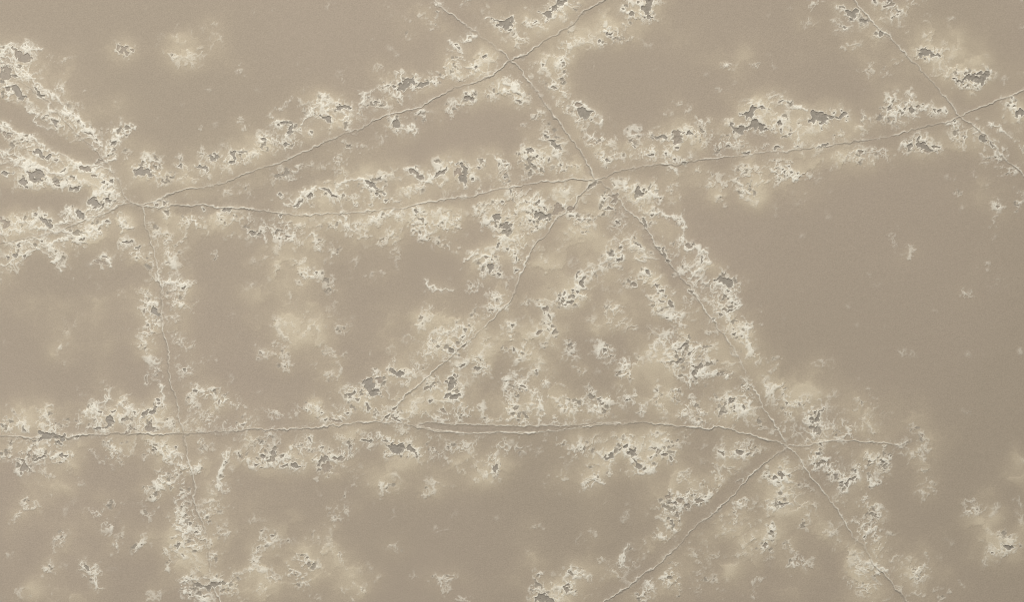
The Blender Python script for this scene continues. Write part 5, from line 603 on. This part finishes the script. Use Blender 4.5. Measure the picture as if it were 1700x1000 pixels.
def stone_material(name, pocket_stone):
    m = bpy.data.materials.new(name); m.use_nodes = True
    nt = m.node_tree; N = nt.nodes; L = nt.links; N.clear()
    def node(t, **kw):
        n = N.new(t)
        for k, v in kw.items(): setattr(n, k, v)
        return n
    out = node('ShaderNodeOutputMaterial'); b = node('ShaderNodeBsdfPrincipled'); L.new(b.outputs[0], out.inputs[0])
    geo = node('ShaderNodeNewGeometry')
    def attr(a):
        n = node('ShaderNodeAttribute', attribute_name=a); return n.outputs['Fac']
    def noise(scale, detail=2.0, rough=.5):
        n = node('ShaderNodeTexNoise'); n.inputs['Scale'].default_value = scale; n.inputs['Detail'].default_value = detail; n.inputs['Roughness'].default_value = rough
        L.new(geo.outputs['Position'], n.inputs['Vector']); return n.outputs['Fac']
    def math_(op, a, c):
        n = node('ShaderNodeMath', operation=op)
        for i, v in enumerate((a, c)):
            if isinstance(v, (int, float)): n.inputs[i].default_value = v
            else: L.new(v, n.inputs[i])
        return n.outputs[0]
    def mix(f, a, c, blend='MIX'):
        n = node('ShaderNodeMix', data_type='RGBA', blend_type=blend)
        for i, v in ((0, f), (6, a), (7, c)):
            if isinstance(v, (int, float)): n.inputs[i].default_value = v
            elif isinstance(v, tuple): n.inputs[i].default_value = v
            else: L.new(v, n.inputs[i])
        return n.outputs[2]
    def remap(v, a, c, lo, hi):
        n = node('ShaderNodeMapRange'); L.new(v, n.inputs[0])
        for i, q in enumerate((a, c, lo, hi)): n.inputs[i + 1].default_value = q
        return n.outputs[0]
    # tan ground mass with a slow drift of tint
    ground = mix(remap(noise(1.6, 3), .35, .65, 0, 1), COL['tan_a'], COL['tan_b'])
    col = mix(attr('cloud'), ground, COL['ochre'])
    col = mix(attr('white'), col, COL['white'])
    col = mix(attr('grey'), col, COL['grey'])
    # fine grain of the polished stone
    g1 = remap(noise(520, 2, .6), .3, .7, .925, 1.075)
    g2 = remap(noise(150, 3, .6), .3, .7, .90 if pocket_stone else .985, 1.08 if pocket_stone else 1.015)
    gr = math_('MULTIPLY', g1, g2)
    vm = node('ShaderNodeVectorMath', operation='SCALE'); L.new(col, vm.inputs[0]); L.new(gr, vm.inputs['Scale'])
    L.new(vm.outputs[0], b.inputs['Base Color'])
    b.inputs['Roughness'].default_value = .42 if pocket_stone else .55
    b.inputs['Specular IOR Level'].default_value = .35 if pocket_stone else .25
    bump = node('ShaderNodeBump'); bump.inputs['Strength'].default_value = .35; bump.inputs['Distance'].default_value = .0006
    L.new(noise(430, 3, .6), bump.inputs['Height']); L.new(bump.outputs[0], b.inputs['Normal'])
    return m

COL = dict(tan_a=lin(173, 159, 142), tan_b=lin(168, 155, 137), ochre=lin(199, 184, 157), white=lin(236, 231, 216), grey=lin(155, 147, 134))
M_STONE = stone_material('tan_stone', False)
M_POCKET = stone_material('grey_pocket_stone', True)

# ---------------------------------------------------------------- split the face into its pieces
greyv = np.maximum(np.maximum(pocket * smooth(.05, .95, PG), .8 * pit * (1 - pocket)), .5 * SEAM_SHADE).astype(np.float32)  # last term: painted shade line below the vein crests
seeds = [(float(a.split(',')[0]), float(a.split(',')[1]), t) for a, t in (l.split('|') for l in PATCHES.strip().split('\n'))]
ch, cw = GH - 1, GW - 1
def cell(f): return .25 * (f[:-1, :-1] + f[1:, :-1] + f[:-1, 1:] + f[1:, 1:])
solid = np.maximum(np.maximum(lace, .8 * rim), .5 * spur)
crust_mask = cell(blur((solid > .17).astype(np.float32), 2)) > .22
pocket_mask = cell(PD) < .1
vein_mask = cell(VD) < 2.6
NV, NP = len(VEINS), len(seeds)
best = np.full((ch, cw), 1e18, np.float32); near = np.zeros((ch, cw), np.int32)
for k, (sx, sy, _) in enumerate(seeds):
    w = window(sx - 260, sy - 260, sx + 260, sy + 260); w = (slice(w[0].start, min(w[0].stop, ch)), slice(w[1].start, min(w[1].stop, cw)))
    d = (XX[w] + 5 * WXF[w] - sx) ** 2 + (YY[w] + 5 * WYF[w] - sy) ** 2
    m = d < best[w]; best[w] = np.where(m, d, best[w]); near[w] = np.where(m, k, near[w])
def islands(lab):
    """number the connected pieces of equal non-zero label (corners count as joined)"""
    h, w = lab.shape; root = np.arange(h * w); flat = lab.ravel(); pairs = []
    g = root.reshape(h, w)
    for a, c in ((g[:, :-1], g[:, 1:]), (g[:-1], g[1:]), (g[:-1, :-1], g[1:, 1:]), (g[:-1, 1:], g[1:, :-1])):
        a, c = a.ravel(), c.ravel(); m = (flat[a] > 0) & (flat[a] == flat[c]); pairs.append(np.stack([a[m], c[m]]))
    E = np.concatenate(pairs, 1)
    while E.shape[1]:
        ra, rc = root[E[0]], root[E[1]]; m = ra != rc
        if not m.any(): break
        E = E[:, m]; ra, rc = ra[m], rc[m]
        np.minimum.at(root, np.maximum(ra, rc), np.minimum(ra, rc))
        while True:
            r2_ = root[root]
            if (r2_ == root).all(): break
            root = r2_
    return root.reshape(h, w)

# pockets first: only pieces big enough to see stay pockets, the rest joins the crust
pid = np.where(pocket_mask & ~vein_mask, 1 + PI_[:-1, :-1], 0)
pr = islands(pid); cnt = np.bincount(pr[pid > 0], minlength=pid.size)
pid[(pid > 0) & (cnt[pr] < 9)] = 0
crust_mask = (crust_mask | (pocket_mask & (pid == 0))) & ~vein_mask & (pid == 0)
cid = np.where(crust_mask, 1 + near, 0)
cr = islands(cid); cnt = np.bincount(cr[cid > 0], minlength=cid.size)
cid[(cid > 0) & (cnt[cr] < 40)] = 0
vid = np.where(vein_mask, 1 + VI[:-1, :-1], 0)
vr = islands(vid); cnt = np.bincount(vr[vid > 0], minlength=vid.size)
vid[(vid > 0) & (cnt[vr] < 40)] = 0
# (kind, number, root of the connected piece) -> one object each
KEY = np.where(pid > 0, 3 * pid.size + pr, np.where(vid > 0, pid.size + vr, np.where(cid > 0, 2 * pid.size + cr, 0)))
OWN = np.where(pid > 0, pid, np.where(vid > 0, vid, cid))

PX = ((XX - CX) * S).ravel(); PY = ((CY - YY) * S).ravel(); PZ = (TOP + Z * S).ravel()
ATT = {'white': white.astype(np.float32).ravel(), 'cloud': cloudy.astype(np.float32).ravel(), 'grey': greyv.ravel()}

def mesh_from_quads(name, quads, extra_v=None, extra_f=None):
    """quads: (n,4) indices into the face grid, counter-clockwise from above"""
    u, inv = np.unique(quads.ravel(), return_inverse=True)
    co = np.stack([PX[u], PY[u], PZ[u]], 1); f = inv.reshape(-1, 4)
    na = len(u)
    if extra_v is not None:
        co = np.concatenate([co, np.array(extra_v, np.float32)]); f = np.concatenate([f, np.array(extra_f, np.int64) + na])
    me = bpy.data.meshes.new(name)
    me.vertices.add(len(co)); me.vertices.foreach_set('co', np.ascontiguousarray(co, np.float32).ravel())
    n = len(f)
    me.loops.add(4 * n); me.loops.foreach_set('vertex_index', np.ascontiguousarray(f, np.int32).ravel())
    me.polygons.add(n); me.polygons.foreach_set('loop_start', np.arange(0, 4 * n, 4, dtype=np.int32))
    sm = np.ones(n, bool)
    if extra_f is not None: sm[-len(extra_f):] = False
    me.polygons.foreach_set('use_smooth', sm)
    for a, v in ATT.items():
        at = me.attributes.new(a, 'FLOAT', 'POINT')
        d = np.zeros(len(co), np.float32); d[:na] = v[u]; at.data.foreach_set('value', d)
    me.update(calc_edges=True)
    return me

def cell_quads(ci, cj, st=1):
    a = ci * GW + cj
    return np.stack([a + st * GW, a + st * GW + st, a + st, a], 1)

def add(name, me, mat, parent):
    me.materials.append(mat)
    o = bpy.data.objects.new(name, me); scene.collection.objects.link(o); o.parent = parent
    return o

slab = bpy.data.objects.new('stone_slab', None); scene.collection.objects.link(slab)
slab['label'] = 'tan stone slab crossed by thin pale veins with white lacy crust and grey pockets'
slab['category'] = 'stone slab'; slab['kind'] = 'thing'

# slab body: plain cells in 2 mm quads, single cells beside crust, veins and pockets; then rim, sides and underside
free = KEY == 0
h2, w2 = ch // 2 * 2, cw // 2 * 2
blk = free[:h2, :w2].reshape(h2 // 2, 2, w2 // 2, 2).all(axis=(1, 3))
bi, bj = np.nonzero(blk)
rest = free.copy(); rest[:h2, :w2] &= ~np.repeat(np.repeat(blk, 2, 0), 2, 1)
fi, fj = np.nonzero(rest)
quads = np.concatenate([cell_quads(2 * bi, 2 * bj, 2), cell_quads(fi, fj)])
ex0, ex1, ey0, ey1 = (-1100 - CX) * S, (2800 - CX) * S, (CY - 1900) * S, (CY + 900) * S
ix0, ix1 = PX.min(), PX.max(); iy0, iy1 = PY.min(), PY.max()
zt, zc, zb = TOP, TOP - .0035, 0.0
V = [(ex0, ey0, zt), (ex1, ey0, zt), (ex1, ey1, zt), (ex0, ey1, zt), (ix0, iy0, zt), (ix1, iy0, zt), (ix1, iy1, zt), (ix0, iy1, zt),
     (ex0, ey0, zb), (ex1, ey0, zb), (ex1, ey1, zb), (ex0, ey1, zb), (ix0, iy0, zc), (ix1, iy0, zc), (ix1, iy1, zc), (ix0, iy1, zc)]
F = [(0, 1, 5, 4), (1, 2, 6, 5), (2, 3, 7, 6), (3, 0, 4, 7), (0, 8, 9, 1), (1, 9, 10, 2), (2, 10, 11, 3), (3, 11, 8, 0), (8, 11, 10, 9),
     (12, 13, 14, 15), (4, 5, 13, 12), (5, 6, 14, 13), (6, 7, 15, 14), (7, 4, 12, 15)]
add('slab_body', mesh_from_quads('slab_body', quads, V, F), M_STONE, slab)

ci, cj = np.nonzero(KEY > 0); keys = KEY[ci, cj]; own = OWN[ci, cj]
order = np.argsort(keys, kind='stable'); ci, cj, keys, own = ci[order], cj[order], keys[order], own[order]
uk, st0 = np.unique(keys, return_index=True); st1 = np.append(st0[1:], len(keys))
pieces = [(int(k // KEY.size), int(own[a]) - 1, a, b) for k, a, b in zip(uk, st0, st1)]
def biggest_first(kind):
    return sorted((p for p in pieces if p[0] == kind), key=lambda p: (p[1], p[2] - p[3]))
def quads_of(p): return cell_quads(ci[p[2]:p[3]], cj[p[2]:p[3]])
done = set()
for p in biggest_first(1):
    o = add('vein', mesh_from_quads('vein', quads_of(p)), M_STONE, slab)
    if p[1] not in done: o['label'] = VEINS[p[1]][0]; done.add(p[1])
patch_list = []; done = set()
for p in biggest_first(2):
    o = add('crust_patch', mesh_from_quads('crust_patch', quads_of(p)), M_STONE, slab)
    patch_list.append((float(XX[0, 0] + cj[p[2]:p[3]].mean()), float(YY[0, 0] + ci[p[2]:p[3]].mean()), p[3] - p[2], o))
    if p[1] not in done: o['label'] = seeds[p[1]][2]; done.add(p[1])
PC = np.array([(x, y, math.sqrt(n)) for x, y, n, _ in patch_list])
for p in biggest_first(3):
    x, y = X0 + cj[p[2]:p[3]].mean(), Y0 + ci[p[2]:p[3]].mean()
    host = int(np.argmin(np.hypot(PC[:, 0] - x, PC[:, 1] - y) - .6 * PC[:, 2]))
    add('pocket', mesh_from_quads('pocket', quads_of(p)), M_POCKET, patch_list[host][3])
print('pieces', {k: sum(1 for p in pieces if p[0] == k) for k in (1, 2, 3)}, 'quads', len(quads) + len(keys))
